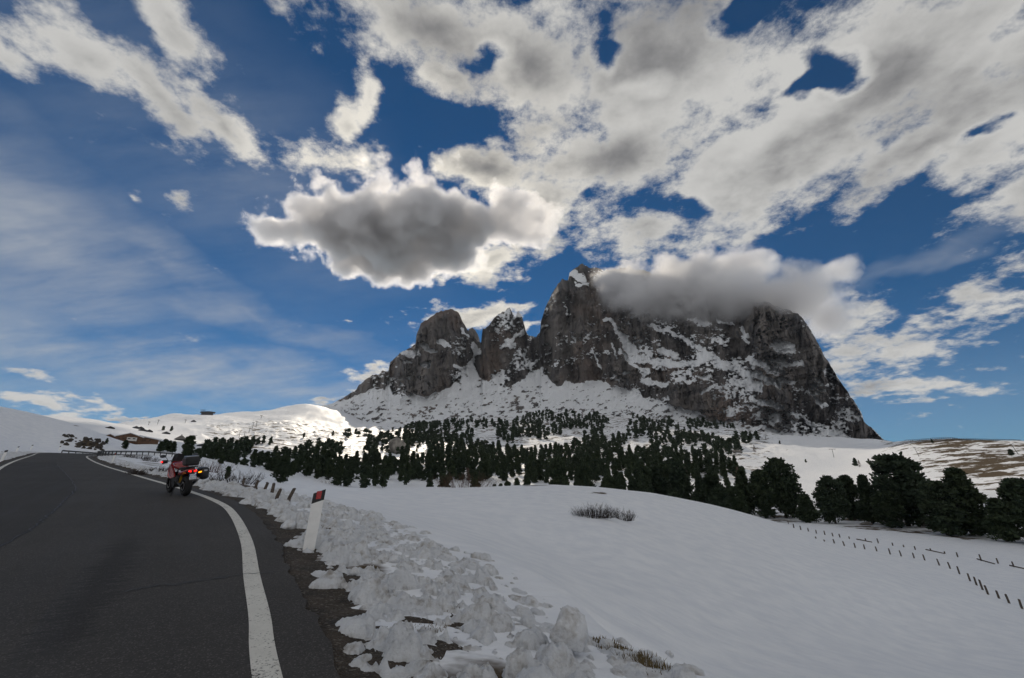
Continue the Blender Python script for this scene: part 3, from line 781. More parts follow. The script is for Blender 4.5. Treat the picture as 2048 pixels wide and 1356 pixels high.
# a bluish pinnacle standing farther back in the notch between the towers
def pinnacle(name, prof, r, zlow, seed):
    pts = np.array(prof, float); n = 60; xs = np.linspace(pts[0, 0], pts[-1, 0], n); top = np.interp(xs, pts[:, 0], pts[:, 1])
    top = top + (fbm(xs / 3, xs * 0, 3, seed) - .5) * 5
    rows = []
    for k, t in enumerate(np.linspace(0, 1, 26)):
        yy = zlow + (top - zlow) * t
        rr = r + 60 * t + (ridged(xs / 7, yy / 40, 3, seed + 2) - .6) * -30 + 45 * ((xs - xs.mean()) / (np.ptp(xs) / 2)) ** 2
        rows.append([P3(a, b_, c_) for a, b_, c_ in zip(xs, yy, rr)])
    for dr, dz in ((20, -10), (70, -200), (90, -500)):
        rows.append([(p[0] * (1 + dr / r), p[1] * (1 + dr / r), p[2] + dz) for p in rows[25]])
    v = np.array(rows)
    o = link(name, np_mesh(name, v.reshape(-1, 3), grid_faces(len(rows), n), False, {'snow': np.full(len(rows) * n, .12)}), M_mountain, mountain)
pinnacle('pinnacle', [(926, 690), (934, 662), (944, 655), (951, 660), (958, 674), (964, 700)], 1560, 760, 5)

# ------------------------------------------------------------------ ploughed snow along the road
def snow_material(name, dirt=0.5, bump=.5):
    m, T, b = new_mat(name)
    pos = T.node('ShaderNodeNewGeometry').outputs['Position']
    n = T.noise(pos, 2.6, 6, .65); f = T.noise(pos, 34, 6, .7); g = T.noise(pos, 9, 5, .65)
    c = T.mix(T.ss(n, .3, .7), rgb(.62, .635, .66), rgb(.80, .81, .83))
    grit = T.ss(T.m('ADD', T.m('MULTIPLY', n, .6), T.m('MULTIPLY', g, .4)), .46, .68, 0, dirt)
    c = T.mix(grit, c, rgb(.24, .205, .165))
    T._set(b.inputs['Base Color'], c); b.inputs['Roughness'].default_value = .6; b.inputs['Specular IOR Level'].default_value = .25
    b.inputs['Subsurface Weight'].default_value = 0.0
    h = T.m('ADD', T.m('MULTIPLY', f, .35), g)
    bp = T.node('ShaderNodeBump', {'Height': h, 'Strength': bump, 'Distance': .06}); T._set(b.inputs['Normal'], bp.outputs[0])
    return m
M_bank = snow_material('ploughed_snow', .85, 1.0)
rng = np.random.default_rng(5)
def arc(E):
    return np.concatenate([[0], np.cumsum(np.linalg.norm(np.diff(E, axis=0), axis=1))])
def snow_bank(E, N, s0, s1, t0, t1, nt, nlump, seed, name, grow=.006, amp=1.0, ds0=.022):
    rg = np.random.default_rng(seed)
    A = arc(E); S = [s0]
    def at(s):
        return np.stack([np.interp(s, A, E[:, 0]), np.interp(s, A, E[:, 1])], -1)
    kcam = np.argmin(np.hypot(E[:, 0], E[:, 1])); sc = A[kcam]
    while S[-1] < s1: S.append(S[-1] + ds0 + grow * abs(S[-1] - sc))
    S = np.array(S); p = at(S); nx = np.interp(S, A, N[:, 0]); ny = np.interp(S, A, N[:, 1])
    tt = t0 + (t1 - t0) * np.linspace(0, 1, nt) ** 1.25
    X = p[:, 0][:, None] + nx[:, None] * tt[None]; Y = p[:, 1][:, None] + ny[:, None] * tt[None]
    SS = S[:, None] + 0 * tt[None]; TT = tt[None] + 0 * S[:, None]
    base = Tz(X, Y)
    # lobes of thrown snow: a ragged inner edge, a belt of lumps, thinning outwards
    edge = t0 + .02 + .62 * fbm(SS / 1.1, SS * 0, 3, seed + 1) * 1.1 + .35 * (fbm(SS / .3, TT / .4, 3, seed + 2) - .5)
    wid = .55 + 1.5 * fbm(SS / 2.2, SS * 0, 3, seed + 3)
    gap = sstep(fbm(SS / .7, TT / .55, 4, seed + 8, .55), .40, .47)
    body = gap * sstep(TT, edge, edge + .22) * (1 - sstep(TT, edge + wid, edge + wid + 1.6))
    h = body * (.13 * fbm(SS / .9, TT / .7, 4, seed + 4) ** 1.6) * amp
    bil = sum(k_ * np.abs(2 * vnoise(X / q_ + 3 * k_, Y / q_, seed + 40 + int(q_ * 100)) - 1) for k_, q_ in ((.55, .42), (.30, .20), (.15, .09)))
    h += body * (bil - .40) * .20 * amp
    h += body * (fbm(X / .13, Y / .13, 5, seed + 6, .72) - .5) * .17
    bumps = np.zeros_like(h)
    ls = s0 + (s1 - s0) * rg.random(nlump); lt_ = rg.random(nlump)
    for a_, b_ in zip(ls, lt_):
        e_ = float(np.interp(a_, S, edge[:, nt // 3])); w_ = float(np.interp(a_, S, wid[:, 0]))
        c_t = e_ + .05 + abs(b_) ** 1.3 * (w_ + 1.3); r_ = .03 + .19 * rg.random() ** 4 * (1 - .4 * b_)
        i0, i1 = np.searchsorted(S, [a_ - r_ * 1.4, a_ + r_ * 1.4]); j0, j1 = np.searchsorted(tt, [c_t - r_ * 1.3, c_t + r_ * 1.3])
        if i1 - i0 < 2 or j1 - j0 < 2: continue
        sx = 1 + .5 * rg.random(); ang = rg.random() * 3.1
        q1 = SS[i0:i1, j0:j1] - a_; q2 = TT[i0:i1, j0:j1] - c_t
        u_ = (q1 * math.cos(ang) + q2 * math.sin(ang)) / (r_ * sx); v_ = (-q1 * math.sin(ang) + q2 * math.cos(ang)) / r_
        rough = (fbm(SS[i0:i1, j0:j1] / (r_ * .5), TT[i0:i1, j0:j1] / (r_ * .5), 4, int(a_ * 97) % 1000, .65) - .5) * 1.0
        d = np.clip(1 - (u_ * u_ + v_ * v_) - rough, 0, 1) ** .55
        bumps[i0:i1, j0:j1] = np.maximum(bumps[i0:i1, j0:j1], d * r_ * (.55 + .5 * rg.random()))
    h = h + bumps * amp
    seen = np.maximum(body * 1.2, sstep(bumps, .0, .02))
    z = base + np.where(seen > .04, h - .015, -.25 - .1 * (1 - seen))
    z = np.where(TT > t1 - .25, base + (h - .02) * sstep(TT, t1, t1 - .25) - .05 * sstep(TT, t1 - .25, t1), z)
    me = np_mesh(name, np.stack([X, Y, z], -1).reshape(-1, 3), grid_faces(len(S), nt), True)
    o = link(name, me, M_bank); tag(o, kind='stuff')
    return o, at
arcR = arc(ER); kc = int(np.argmin(np.hypot(ER[:, 0], ER[:, 1]))); s_cam = arcR[kc]
o, _ = snow_bank(ER, NR_, s_cam - 3.0, s_cam + 26, 0.42, 6.0, 330, 1500, 11, 'ploughed_snow', .0042, 1.0, .016)
tag(o, 'lumpy ploughed snow heaped along the gravel shoulder beside the white line')
o, _ = snow_bank(ER, NR_, s_cam + 26, s_cam + 108, .6, 5.0, 60, 500, 17, 'ploughed_snow', .004, 1.2, .1)
tag(o, 'ploughed snow heaped along the road beyond the parked motorcycle')
arcL = arc(EL); kl = int(np.argmin(np.hypot(EL[:, 0], EL[:, 1])))
o, _ = snow_bank(EL, NL_, arcL[kl] + 20, arcL[-1] - 4, .5, 4.0, 50, 420, 23, 'ploughed_snow', .003, 1.5, .14)
tag(o, 'low ridge of ploughed snow along the far edge of the road under the bank')

# clods of hard snow thrown out beyond the heap
def clod_mesh(seed, sub=3):
    bm = bmesh.new(); bmesh.ops.create_icosphere(bm, subdivisions=sub, radius=1.0)
    rg = np.random.default_rng(seed)
    co = np.array([v.co for v in bm.verts])
    a, b_ = np.arctan2(co[:, 1], co[:, 0]), co[:, 2]
    cuts = rg.normal(size=(7, 3)); cuts /= np.linalg.norm(cuts, axis=1)[:, None]
    k = np.ones(len(co))
    for c in cuts: k = np.minimum(k, (.62 + .3 * rg.random()) / np.maximum(co @ c, .05))
    n = (fbm(co[:, 0] * 2 + 9, co[:, 1] * 2 + co[:, 2] * 1.7, 4, seed) - .5) * .5
    co = co * (np.clip(k, .4, 1.1) + n)[:, None]
    co[:, 2] = np.where(co[:, 2] < -.35, -.35 + (co[:, 2] + .35) * .2, co[:, 2])
    for v, c in zip(bm.verts, co): v.co = c
    me = bpy.data.meshes.new('snow_clod'); bm.to_mesh(me); bm.free()
    me.polygons.foreach_set('use_smooth', np.full(len(me.polygons), True)); me.materials.append(M_clod)
    return me
M_clod = snow_material('clod_snow', .75, .7)
CLODS = [clod_mesh(100 + i) for i in range(5)]
spots = [(692, 1062, 14), (742, 1072, 8), (758, 1080, 9), (725, 1098, 8), (748, 1107, 8), (788, 1125, 18), (805, 1132, 12), (880, 1170, 18), (915, 1165, 9), (922, 1185, 9), (990, 1205, 10), (1010, 1203, 7),
         (835, 1122, 6), (862, 1126, 6), (868, 1140, 6), (575, 1060, 24), (560, 1000, 7), (710, 1150, 18), (745, 1180, 26), (960, 1235, 16), (1340, 1312, 12), (655, 1020, 6), (700, 1052, 7), (940, 1150, 5),
         (470, 988, 9), (520, 1010, 9), (600, 1032, 9), (630, 1060, 8), (850, 1215, 14), (800, 1260, 16)]
for i, (px, py, w) in enumerate(spots):
    p = on_ground(px, py)
    if p is None: continue
    dep = p[1] * CP + p[2] * SP; r_ = w * dep / F * .62
    o = link('snow_clod', CLODS[i % 5]); o.location = (p[0], p[1], p[2] + r_ * .3); o.scale = (r_, r_ * (.8 + .4 * random.Random(i).random()), r_ * .95)
    o.rotation_euler = (0, 0, i * 1.9)
    tag(o, 'large dirty clod of snow on the outer side of the ploughed heap' if w >= 14 else 'small clod of snow scattered on the smooth snow beyond the ploughed heap', 'snow clod', 'large snow clods beside the road' if w >= 14 else 'small snow clods beside the road')
# the tall block of dirty snow by the bare grass
p = on_ground(1140, 1310); me = clod_mesh(321, 4)
o = link('snow_block', me, None, None, (p[0], p[1], p[2] + .16)); o.scale = (.18, .16, .24); o.rotation_euler = (.1, .25, .6)
tag(o, 'tall upright block of dirty snow beside the strip of bare grass', 'snow block')

# ------------------------------------------------------------------ dry grass and twiggy shrubs
M_grass = simple('dry_grass', (.13, .095, .042), .9, var=.45, scale=30)
M_twig = simple('twigs', (.028, .020, .016), .9, var=.35, scale=12)
def blades(n, rad, hmin, hmax, w, seed, lean=.8):
    rg = np.random.default_rng(seed)
    a = rg.random(n) * 6.283; r_ = rad * np.sqrt(rg.random(n)); h = hmin + (hmax - hmin) * rg.random(n)
    bx, by = np.cos(a) * r_, np.sin(a) * r_
    la = rg.random(n) * 6.283; ll = lean * rg.random(n) * h
    b = np.stack([bx, by, np.full(n, -.03)], 1); t = b + np.stack([np.cos(la) * ll, np.sin(la) * ll, h], 1); m_ = (b + t) / 2 + np.stack([-np.cos(la) * ll * .2, -np.sin(la) * ll * .2, h * .12], 1)
    side = np.stack([-np.sin(la), np.cos(la), 0 * la], 1) * w
    V = np.stack([b - side, b + side, m_ + side * .7, m_ - side * .7, t], 1).reshape(-1, 3)
    i = np.arange(n)[:, None] * 5
    F1 = np.concatenate([i + np.array([[0, 1, 2]]), i + np.array([[0, 2, 3]]), i + np.array([[3, 2, 4]])], 0)
    return V, F1
def tuft(px, py, rad, h, n, seed, label, mat=None, squash=1.0):
    p = on_ground(px, py)
    V, F1 = blades(n, rad, h * .35, h, .004 + h * .012, seed); V[:, 1] *= squash
    o = link('grass_tuft', np_mesh('grass_tuft', V, F1, False), mat or M_grass, None, tuple(p)); return tag(o, label, 'grass', 'tufts of bare grass in the snow')
for i, (px, py, r_, h) in enumerate([(1195, 1284, .10, .06), (1215, 1292, .13, .08), (1240, 1302, .12, .07), (1262, 1316, .14, .09), (1290, 1330, .18, .10), (1305, 1345, .16, .10), (1130, 1220, .05, .06), (1145, 1246, .06, .05),
                                      (890, 1218, .16, .07), (862, 1255, .18, .06), (1112, 1312, .10, .07)]):
    tuft(px, py, r_, h, 260, 40 + i, 'flattened tuft of brown grass showing through the snow bank edge')
def twig_bush(name, base, w, d, h, n, seed, mat, label, cat='shrub', group=None):
    rg = random.Random(seed); V = []; Fc = []
    for i in range(n):
        a = rg.random() * 6.283; r_ = math.sqrt(rg.random())
        x0, y0 = math.cos(a) * r_ * w * .5, math.sin(a) * r_ * d * .5
        hh_ = h * (.45 + .55 * rg.random()) * (1 - .35 * r_ * r_)
        lx, ly = x0 * .45 + rg.gauss(0, .12) * h, y0 * .45 + rg.gauss(0, .12) * h
        stack = [((x0, y0, -.05), (x0 + lx, y0 + ly, hh_), .010 + .006 * h)]
        for k in range(4):
            t = .3 + .6 * rg.random(); q = (x0 + lx * t, y0 + ly * t, hh_ * t)
            L = hh_ * (.25 + .3 * rg.random()); an = rg.random() * 6.283
            stack.append((q, (q[0] + math.cos(an) * L * .5, q[1] + math.sin(an) * L * .5, q[2] + L * .8), .005 + .003 * h))
        for p0, p1, r0 in stack:
            v0 = len(V)
            for kk in range(3):
                an = kk * 2.094; V.append((p0[0] + math.cos(an) * r0, p0[1] + math.sin(an) * r0, p0[2]))
            V.append(p1); Fc += [(v0, v0 + 1, v0 + 3), (v0 + 1, v0 + 2, v0 + 3), (v0 + 2, v0, v0 + 3)]
    o = link(name, np_mesh(name, np.array(V), np.array(Fc), False), mat, None, tuple(base))
    return tag(o, label, cat, group)
twig_bush('shrub', on_ground(1190, 1036), 2.8, 1.2, 1.05, 260, 3, M_twig, 'broad dark leafless shrub sticking out of the smooth snowfield')
twig_bush('shrub', on_ground(1247, 1041), 1.6, .8, .95, 120, 4, M_twig, 'small leafless shrub standing next to the broad one in the snowfield')
M_redtwig = simple('red_twigs', (.085, .045, .03), .9, var=.35, scale=12)
for i, (px, py, w, h, lab) in enumerate([(425, 945, 4.2, 1.5, 'wide red brown thicket on the snow slope beyond the motorcycle'), (325, 945, 1.6, .5, 'dark heap of twigs on the snow left of the motorcycle handlebar'), (283, 918, 2.6, .9, 'thin dry bush on the snow slope below the guardrail'),
                                         (300, 923, 2.0, .8, 'small dry bush low on the slope below the guardrail'), (272, 953, .9, .5, 'dead tuft of twigs beside the white edge line'), (258, 915, 1.6, .7, 'dry bush near the end of the guardrail'), (470, 967, 2.2, .8, 'dry bush at the foot of the snow slope by a small pine'),
                                         (930, 975, 7, 2.2, 'rust coloured thicket in front of the dark pines'), (660, 968, 9, 2.0, 'long rust coloured thicket along the edge of the forest')]):
    p = on_ground(px, py)
    if p is not None: twig_bush('shrub', p, w, w * .6, h, 110, 60 + i, M_redtwig if i in (0, 7, 8) else M_twig, lab)

# ------------------------------------------------------------------ stone pines
def needle_material(name, dark, light):
    m, T, b = new_mat(name)
    pos = T.node('ShaderNodeTexCoord').outputs['Object']; info = T.node('ShaderNodeObjectInfo').outputs['Random']
    n = T.noise(pos, 6, 5, .65)
    c = T.mix(T.ss(n, .3, .7), rgb(*dark), rgb(*light))
    c = T.mix(T.m('MULTIPLY', info, .5), c, rgb(dark[0] * 1.3, dark[1] * 1.15, dark[2] * 1.5))
    T._set(b.inputs['Base Color'], c); b.inputs['Roughness'].default_value = .85; b.inputs['Specular IOR Level'].default_value = .15
    return m
M_needle = needle_material('pine_needles', (.026, .042, .024), (.062, .080, .040))
M_bark = simple('bark', (.075, .058, .045), .95, var=.4, scale=14, bump=.6)
M_larch = simple('larch_twigs', (.105, .072, .055), .95, var=.35, scale=9)

def crown_arrays(seed, nclump, nleaf, leaf, shape=0, bottom=.06):
    """unit tree: height 1; returns quads of needle sprays in ragged clumps"""
    rg = np.random.default_rng(seed)
    h = bottom + (1 - bottom) * rg.random(nclump) ** .9; h[0] = .97
    def prof(t):
        u = (t - bottom) / (1 - bottom)
        if shape == 0: return np.sqrt(np.clip(1 - np.clip((u - .42) / .60, 0, 1) ** 2, 0, 1)) * (.72 + .28 * sstep(u, 0, .3))       # round headed
        if shape == 1: return np.clip(1.06 - u ** 1.5, 0, 1) * (.75 + .25 * sstep(u, 0, .25))                                        # blunt cone
        return np.sqrt(np.clip(1 - np.clip((u - .5) / .52, 0, 1) ** 2, 0, 1)) * (.62 + .38 * sstep(u, 0, .5))                         # column with a dome
    az = rg.random(nclump) * 6.283; rr = prof(h) * np.sqrt(.12 + .88 * rg.random(nclump)) * .86
    lump = .78 + .44 * vnoise(az * 1.2 + seed, h * 5, seed)
    cx, cy_, cz = np.cos(az) * rr * lump, np.sin(az) * rr * lump, h
    cr = (.17 + .15 * rg.random(nclump)) * (.55 + .45 * (1 - h)) + .05
    n = nclump * nleaf
    d = rg.normal(size=(n, 3)); d /= np.linalg.norm(d, axis=1)[:, None]
    rad = rg.random(n) ** .45
    ci = np.repeat(np.arange(nclump), nleaf)
    R0 = .27 if shape == 0 else (.25 if shape == 1 else .19)
    c = np.stack([cx * R0, cy_ * R0, cz], 1)[ci] + d * (rad * cr[ci])[:, None] * np.array([R0 * 1.35, R0 * 1.35, .24])
    c[:, 2] = np.clip(c[:, 2], bottom * .6, 1.03)
    up = d * .6 + rg.normal(size=(n, 3)) * .55 + np.array([0, 0, .5]); up /= np.linalg.norm(up, axis=1)[:, None]
    s = np.cross(up, rg.normal(size=(n, 3))); s /= np.linalg.norm(s, axis=1)[:, None]
    L = leaf * (.6 + .8 * rg.random(n))[:, None]
    V = np.stack([c - s * L * .5, c + s * L * .5, c + s * L * .22 + up * L * 1.3, c - s * L * .22 + up * L * 1.3], 1).reshape(-1, 3)
    Q = np.arange(n * 4).reshape(n, 4)
    return V, Q
def trunk_mesh(seed, n=7, limbs=10):
    rg = random.Random(seed); mb = MB()
    pts = [(0, 0, -.06)] + [(rg.gauss(0, .006), rg.gauss(0, .006), z) for z in (.1, .3, .5, .7, .88)]
    mb.tube(pts, [.024, .021, .017, .012, .008, .003], n)
    for i in range(limbs):
        z = .12 + .7 * rg.random(); a = rg.random() * 6.283; L = .2 * (1 - z * .7)
        mb.tube([(0, 0, z), (math.cos(a) * L * .6, math.sin(a) * L * .6, z + .02), (math.cos(a) * L, math.sin(a) * L, z + .07)], [.006, .004, .002], 4, False)
    return mb.mesh('trunk', True)
TRUNKS = [trunk_mesh(i) for i in range(2)]
for t_ in TRUNKS: t_.materials.append(M_bark)
def crown_mesh(*a, **k):
    V, Q = crown_arrays(*a, **k); me = np_mesh('crown', V, Q, False); me.materials.append(M_needle); return me
NEAR = [crown_mesh(10 + i, 130, 64, .030, shape=i % 3) for i in range(6)]
MID = [crown_mesh(40 + i, 60, 26, .070, shape=(1, 0, 1, 1, 2)[i % 5]) for i in range(9)]
def pine(base, height, mesh, seed, label, group, wide=1.0, name='stone_pine'):
    rg = random.Random(seed)
    o = empty(name, tuple(base), (rg.gauss(0, .02), rg.gauss(0, .02), rg.random() * 6.283)); tag(o, label, 'tree', group)
    s = (height * wide, height * wide, height)
    for nm, me in (('trunk', TRUNKS[seed % 2]), ('crown', mesh)):
        c = link(nm, me, None, o); c.scale = s
    return o
# the big trees along the edge of the meadow: (pixel x, pixel y of the tip, distance, width in pixels)
def ground_z(px, r):
    a, _ = azt(px, 1000); x, y = math.sin(a) * r, math.cos(a) * r
    return np.array([x, y, float(Tz(x, y))])
big = [(1804, 912, 168, 104, 0, 'tallest stone pine with a broad round crown at the meadow edge'), (1925, 942, 158, 84, 1, 'wide dark stone pine sloping to one side, beside the lighter bushy one'),
       (1876, 964, 152, 62, 2, 'shorter bushy green pine squeezed between two big pines'), (2042, 962, 150, 90, 0, 'broad dark pine behind the pale boulder at the meadow edge'),
       (1566, 920, 176, 66, 0, 'tall round headed pine rising above its neighbours at the lower meadow'), (1527, 944, 172, 48, 2, 'dark pine leaning on the flank of the tall round headed one'),
       (1661, 955, 164, 56, 0, 'squat rounded pine between the slender ones at the meadow edge'), (1700, 955, 178, 40, 2, 'slender dome topped pine in the dark row at the meadow edge'),
       (1733, 954, 170, 46, 1, 'slender pine standing against the tallest broad crowned pine'), (1490, 944, 180, 44, 1, 'cone shaped dark pine in the row below the snowy rise'),
       (1468, 974, 165, 42, 0, 'low round pine half hidden behind the snowy rise'), (1427, 950, 190, 42, 2, 'narrow pine behind the falling edge of the snowfield'), (1403, 956, 180, 36, 1, 'pointed young pine behind the falling edge of the snowfield'),
       (1363, 928, 176, 64, 1, 'big blunt cone pine behind the crest of the snowfield'), (1336, 930, 190, 44, 0, 'pine with a rounded tip behind the crest of the snowfield'), (1312, 938, 180, 46, 2, 'column shaped pine behind the crest of the snowfield'),
       (1284, 926, 172, 46, 0, 'tall bushy pine standing just past the leafless shrubs'), (1248, 948, 165, 36, 1, 'small pointed pine standing just past the leafless shrubs'), (1219, 951, 165, 36, 0, 'small round pine in the gap behind the snow crest'),
       (1170, 931, 170, 42, 0, 'dark bushy pine rising behind the bare patch on the crest'), (1116, 917, 165, 40, 2, 'tall column pine right behind the bare patch on the crest'),
       (1440, 975, 160, 38, 2, 'low dome topped pine tucked under taller ones'), (1610, 990, 160, 44, 1, 'low dark pine filling the gap in the meadow edge row'), (1770, 985, 160, 50, 2, 'low bushy pine under the tallest broad crowned pine'),
       (1985, 1000, 150, 50, 1, 'low dark pine between the sloping pine and the boulder')]
for i, (px, ty, r_, w, k, lab) in enumerate(big):
    b_ = ground_z(px, r_); a_, t_ = azt(px, ty); H_ = t_ * math.hypot(b_[0], b_[1]) - b_[2]
    dep = b_[1] * CP + b_[2] * SP; wm = w * dep / F
    R0 = (.27, .25, .19)[k]
    pine(b_, H_, NEAR[(i % 2) * 3 + k], 500 + i, lab, 'big pines along the meadow edge', wide=wm / (H_ * R0 * 2.1))

# the forest on the slope: sampled over the view, thinned where the photograph shows open snow
def poly_in(px, py, poly):
    c = False; j = len(poly) - 1
    for i in range(len(poly)):
        (xi, yi), (xj, yj) = poly[i], poly[j]
        if (yi > py) != (yj > py) and px < (xj - xi) * (py - yi) / (yj - yi) + xi: c = not c
        j = i
    return c
FOREST = [(395, 900), (470, 892), (560, 882), (650, 874), (740, 866), (830, 852), (930, 842), (1010, 826), (1060, 818), (1130, 812), (1210, 822), (1280, 838), (1340, 842), (1410, 832), (1500, 848), (1520, 880), (1480, 900), (1470, 940),
          (1500, 975), (1380, 1000), (1300, 990), (1100, 972), (900, 974), (640, 974), (545, 968), (520, 940), (440, 935), (400, 925)]
def keep(px, py):
    d = .50
    d += .5 * float(sstep(py, 890, 925)) * float(sstep(px, 1320, 1200))
    d -= .5 * math.exp(-(((px - 640) / 90) ** 2 + ((py - 905) / 14) ** 2))
    d -= .55 * math.exp(-(((px - 760) / 40) ** 2 + ((py - 898) / 20) ** 2))
    d -= .6 * math.exp(-(((px - 1130) / 60) ** 2 + ((py - 888) / 12) ** 2))
    d -= .30 * math.exp(-(((px - 1260) / 70) ** 2 + ((py - 880) / 14) ** 2))
    d -= .15 * float(sstep(px, 1240, 1330))
    d += .22 * float(sstep(px, 1180, 1260)) * math.exp(-((py - 885) / 45) ** 2)
    d -= .50 * math.exp(-(((px - 470) / 40) ** 2 + ((py - 920) / 9) ** 2))
    d -= .2 * float(sstep(py, 850, 830))
    d -= .30 * math.exp(-(((px - 540) / 170) ** 2 + ((py - 912) / 26) ** 2))
    d += (float(vnoise(px / 44, py / 17, 7)) - .5) * 2.3
    return d
rg = random.Random(12); cand = []; cells = {}
for tries in range(14000):
    px = 390 + 1130 * rg.random(); py = 812 + 178 * rg.random()
    if not poly_in(px, py, FOREST) or rg.random() > keep(px, py): continue
    hp = float(np.interp(py, [815, 850, 880, 910, 940, 962, 990], [7, 9.5, 13, 18, 25, 32, 42])) * (.62 + .62 * rg.random())
    cs = hp * .50; near_ = False
    gx_, gy_ = int(px // 12), int(py // 12)
    for ix in (-1, 0, 1):
        for iy in (-1, 0, 1):
            for (qx, qy, qs) in cells.get((gx_ + ix, gy_ + iy), ()):
                if math.hypot(px - qx, (py - qy) * 1.7) < (cs + qs) * .5: near_ = True
    if near_: continue
    if py > 964:
        b_ = ground_z(px, 175 + 70 * rg.random())
    else:
        b_ = on_ground(px, py, 190)
    if b_ is None: continue
    r_ = math.hypot(b_[0], b_[1])
    if r_ > 1150: continue
    cells.setdefault((gx_, gy_), []).append((px, py, cs))
    cand.append((r_, b_, hp * (b_[1] * CP + b_[2] * SP) / F, px, py))
cand.sort(key=lambda c: -c[2] / c[0])
one_by_one, mass = cand[:285], cand[285:]
for i, (r_, b_, H_, px, py) in enumerate(one_by_one):
    if r_ < 340:
        lab = ('dark stone pine at the forest edge beside the snowy clearing' if px < 620 else 'dark stone pine in the forest belt round the tall bare rock face' if px < 860 else
               'dark stone pine in the dense belt behind the long low snow crest' if px < 1090 else 'dark stone pine in the belt behind the highest part of the snow crest')
    else:
        lab = ('dark stone pine on the slope directly under the sunlit ski hill' if px < 760 else 'dark stone pine on the slope under the two smaller rock towers' if px < 1060 else
               'dark stone pine on the slope under the highest rock tower' if px < 1240 else 'dark stone pine scattered on the open slope near the huge dark boulder')
    grp = lab.replace('dark stone pine', 'pines')
    pine(b_, H_, MID[i % 9], 1000 + i, lab, grp, wide=.8 + .42 * rg.random())
FAR = [crown_arrays(70 + i, 16, 11, .17, shape=i % 2) for i in range(6)]
VV, QQ, off = [], [], 0
for i, (r_, b_, H_, px, py) in enumerate(mass):
    V, Q = FAR[i % 6]; a = rg.random() * 6.283; c, s = math.cos(a), math.sin(a); w_ = H_ * (.85 + .4 * rg.random())
    W_ = np.stack([(V[:, 0] * c - V[:, 1] * s) * w_, (V[:, 0] * s + V[:, 1] * c) * w_, V[:, 2] * H_], 1) + b_
    VV.append(W_); QQ.append(Q + off); off += len(V)
wood = link('forest', np_mesh('forest', np.concatenate(VV), np.concatenate(QQ), False), M_needle)
tag(wood, 'mass of small distant pines and scrub high on the slope', kind='stuff')
# single trees away from the forest
for i, (px, py, hp, k, lab) in enumerate([(372, 920, 46, 2, 'tall dark pine behind the motorcycle top case'), (392, 925, 26, 0, 'round pine just beyond the motorcycle on the slope'), (318, 903, 18, 1, 'first of the small pines at the end of the guardrail'),
        (326, 903, 22, 0, 'bushy small pine at the end of the guardrail'), (334, 904, 20, 2, 'dome topped small pine past the guardrail'), (344, 905, 20, 1, 'small pine standing alone past the guardrail'), (212, 888, 10, 0, 'little pine beside the brown chalet at the bend'),
        (248, 898, 16, 1, 'little pine in the snow in front of the brown chalet'), (342, 862, 9, 1, 'pointed little tree above the lift on the sunny slope'), (326, 861, 8, 1, 'small conifer on the sunny slope below a lift pylon'),
        (453, 958, 22, 2, 'young pine at the foot of the slope by the clearing'), (470, 930, 28, 0, 'pine at the top of the clearing'), (440, 928, 20, 0, 'round pine left of the clearing beside the long lift hut'), (560, 966, 48, 0, 'big round pine standing out into the snowy clearing'),
        (665, 872, 9, 1, 'tiny lone pine on the edge of the ski slope'), (607, 876, 9, 1, 'tiny lone pine above the forest edge'),
        (1712, 932, 14, 0, 'small pine in the strip of scrub on the open slope'), (1745, 938, 10, 0, 'small pine in the gully of the open slope'), (2024, 912, 12, 1, 'small dark pine among brown grass on the hill'), (1865, 886, 7, 0, 'round bush on the crest of the brown hill'),
        (1738, 924, 6, 1, 'tiny pointed tree on the open slope'), (1560, 888, 6, 1, 'tiny pine beside the lift pole on the slope'), (1612, 925, 6, 1, 'tiny dark tree alone on the lit snow')]):
    b_ = on_ground(px, py, 40)
    if b_ is None: continue
    dep = b_[1] * CP + b_[2] * SP
    pine(b_, hp * dep / F * 1.02, (NEAR[k + 3 * (i % 2)] if i in (0, 1, 13) else MID[(i * 2 + k) % 9]), 1500 + i, lab, 'single pines', wide=1.15)
# bare larches, russet in winter
for i, (px, py, hp) in enumerate([(934, 972, 34), (1180, 960, 26), (1372, 960, 24), (1478, 962, 26), (1510, 905, 14), (1720, 935, 14), (1060, 930, 20), (1150, 895, 14)]):
    b_ = on_ground(px, py, 150)
    if b_ is None: continue
    dep = b_[1] * CP + b_[2] * SP
    twig_h = hp * dep / F
    o = empty('bare_larch', tuple(b_)); tag(o, 'leafless russet larch among the dark pines', 'tree', 'bare larches in the forest')
    t_ = link('trunk', TRUNKS[i % 2], None, o); t_.scale = (twig_h * .8, twig_h * .8, twig_h)
    V, Q = crown_arrays(300 + i, 30, 30, .05, shape=1); V = V.reshape(-1, 4, 3); c_ = V.mean(1, keepdims=True); sd = (V - c_); sd[:, :, :2] *= .25; V = (c_ + sd).reshape(-1, 3)
    me = np_mesh('crown', V, Q, False); me.materials.append(M_larch)
    t_ = link('crown', me, None, o); t_.scale = (twig_h * .9, twig_h * .9, twig_h)

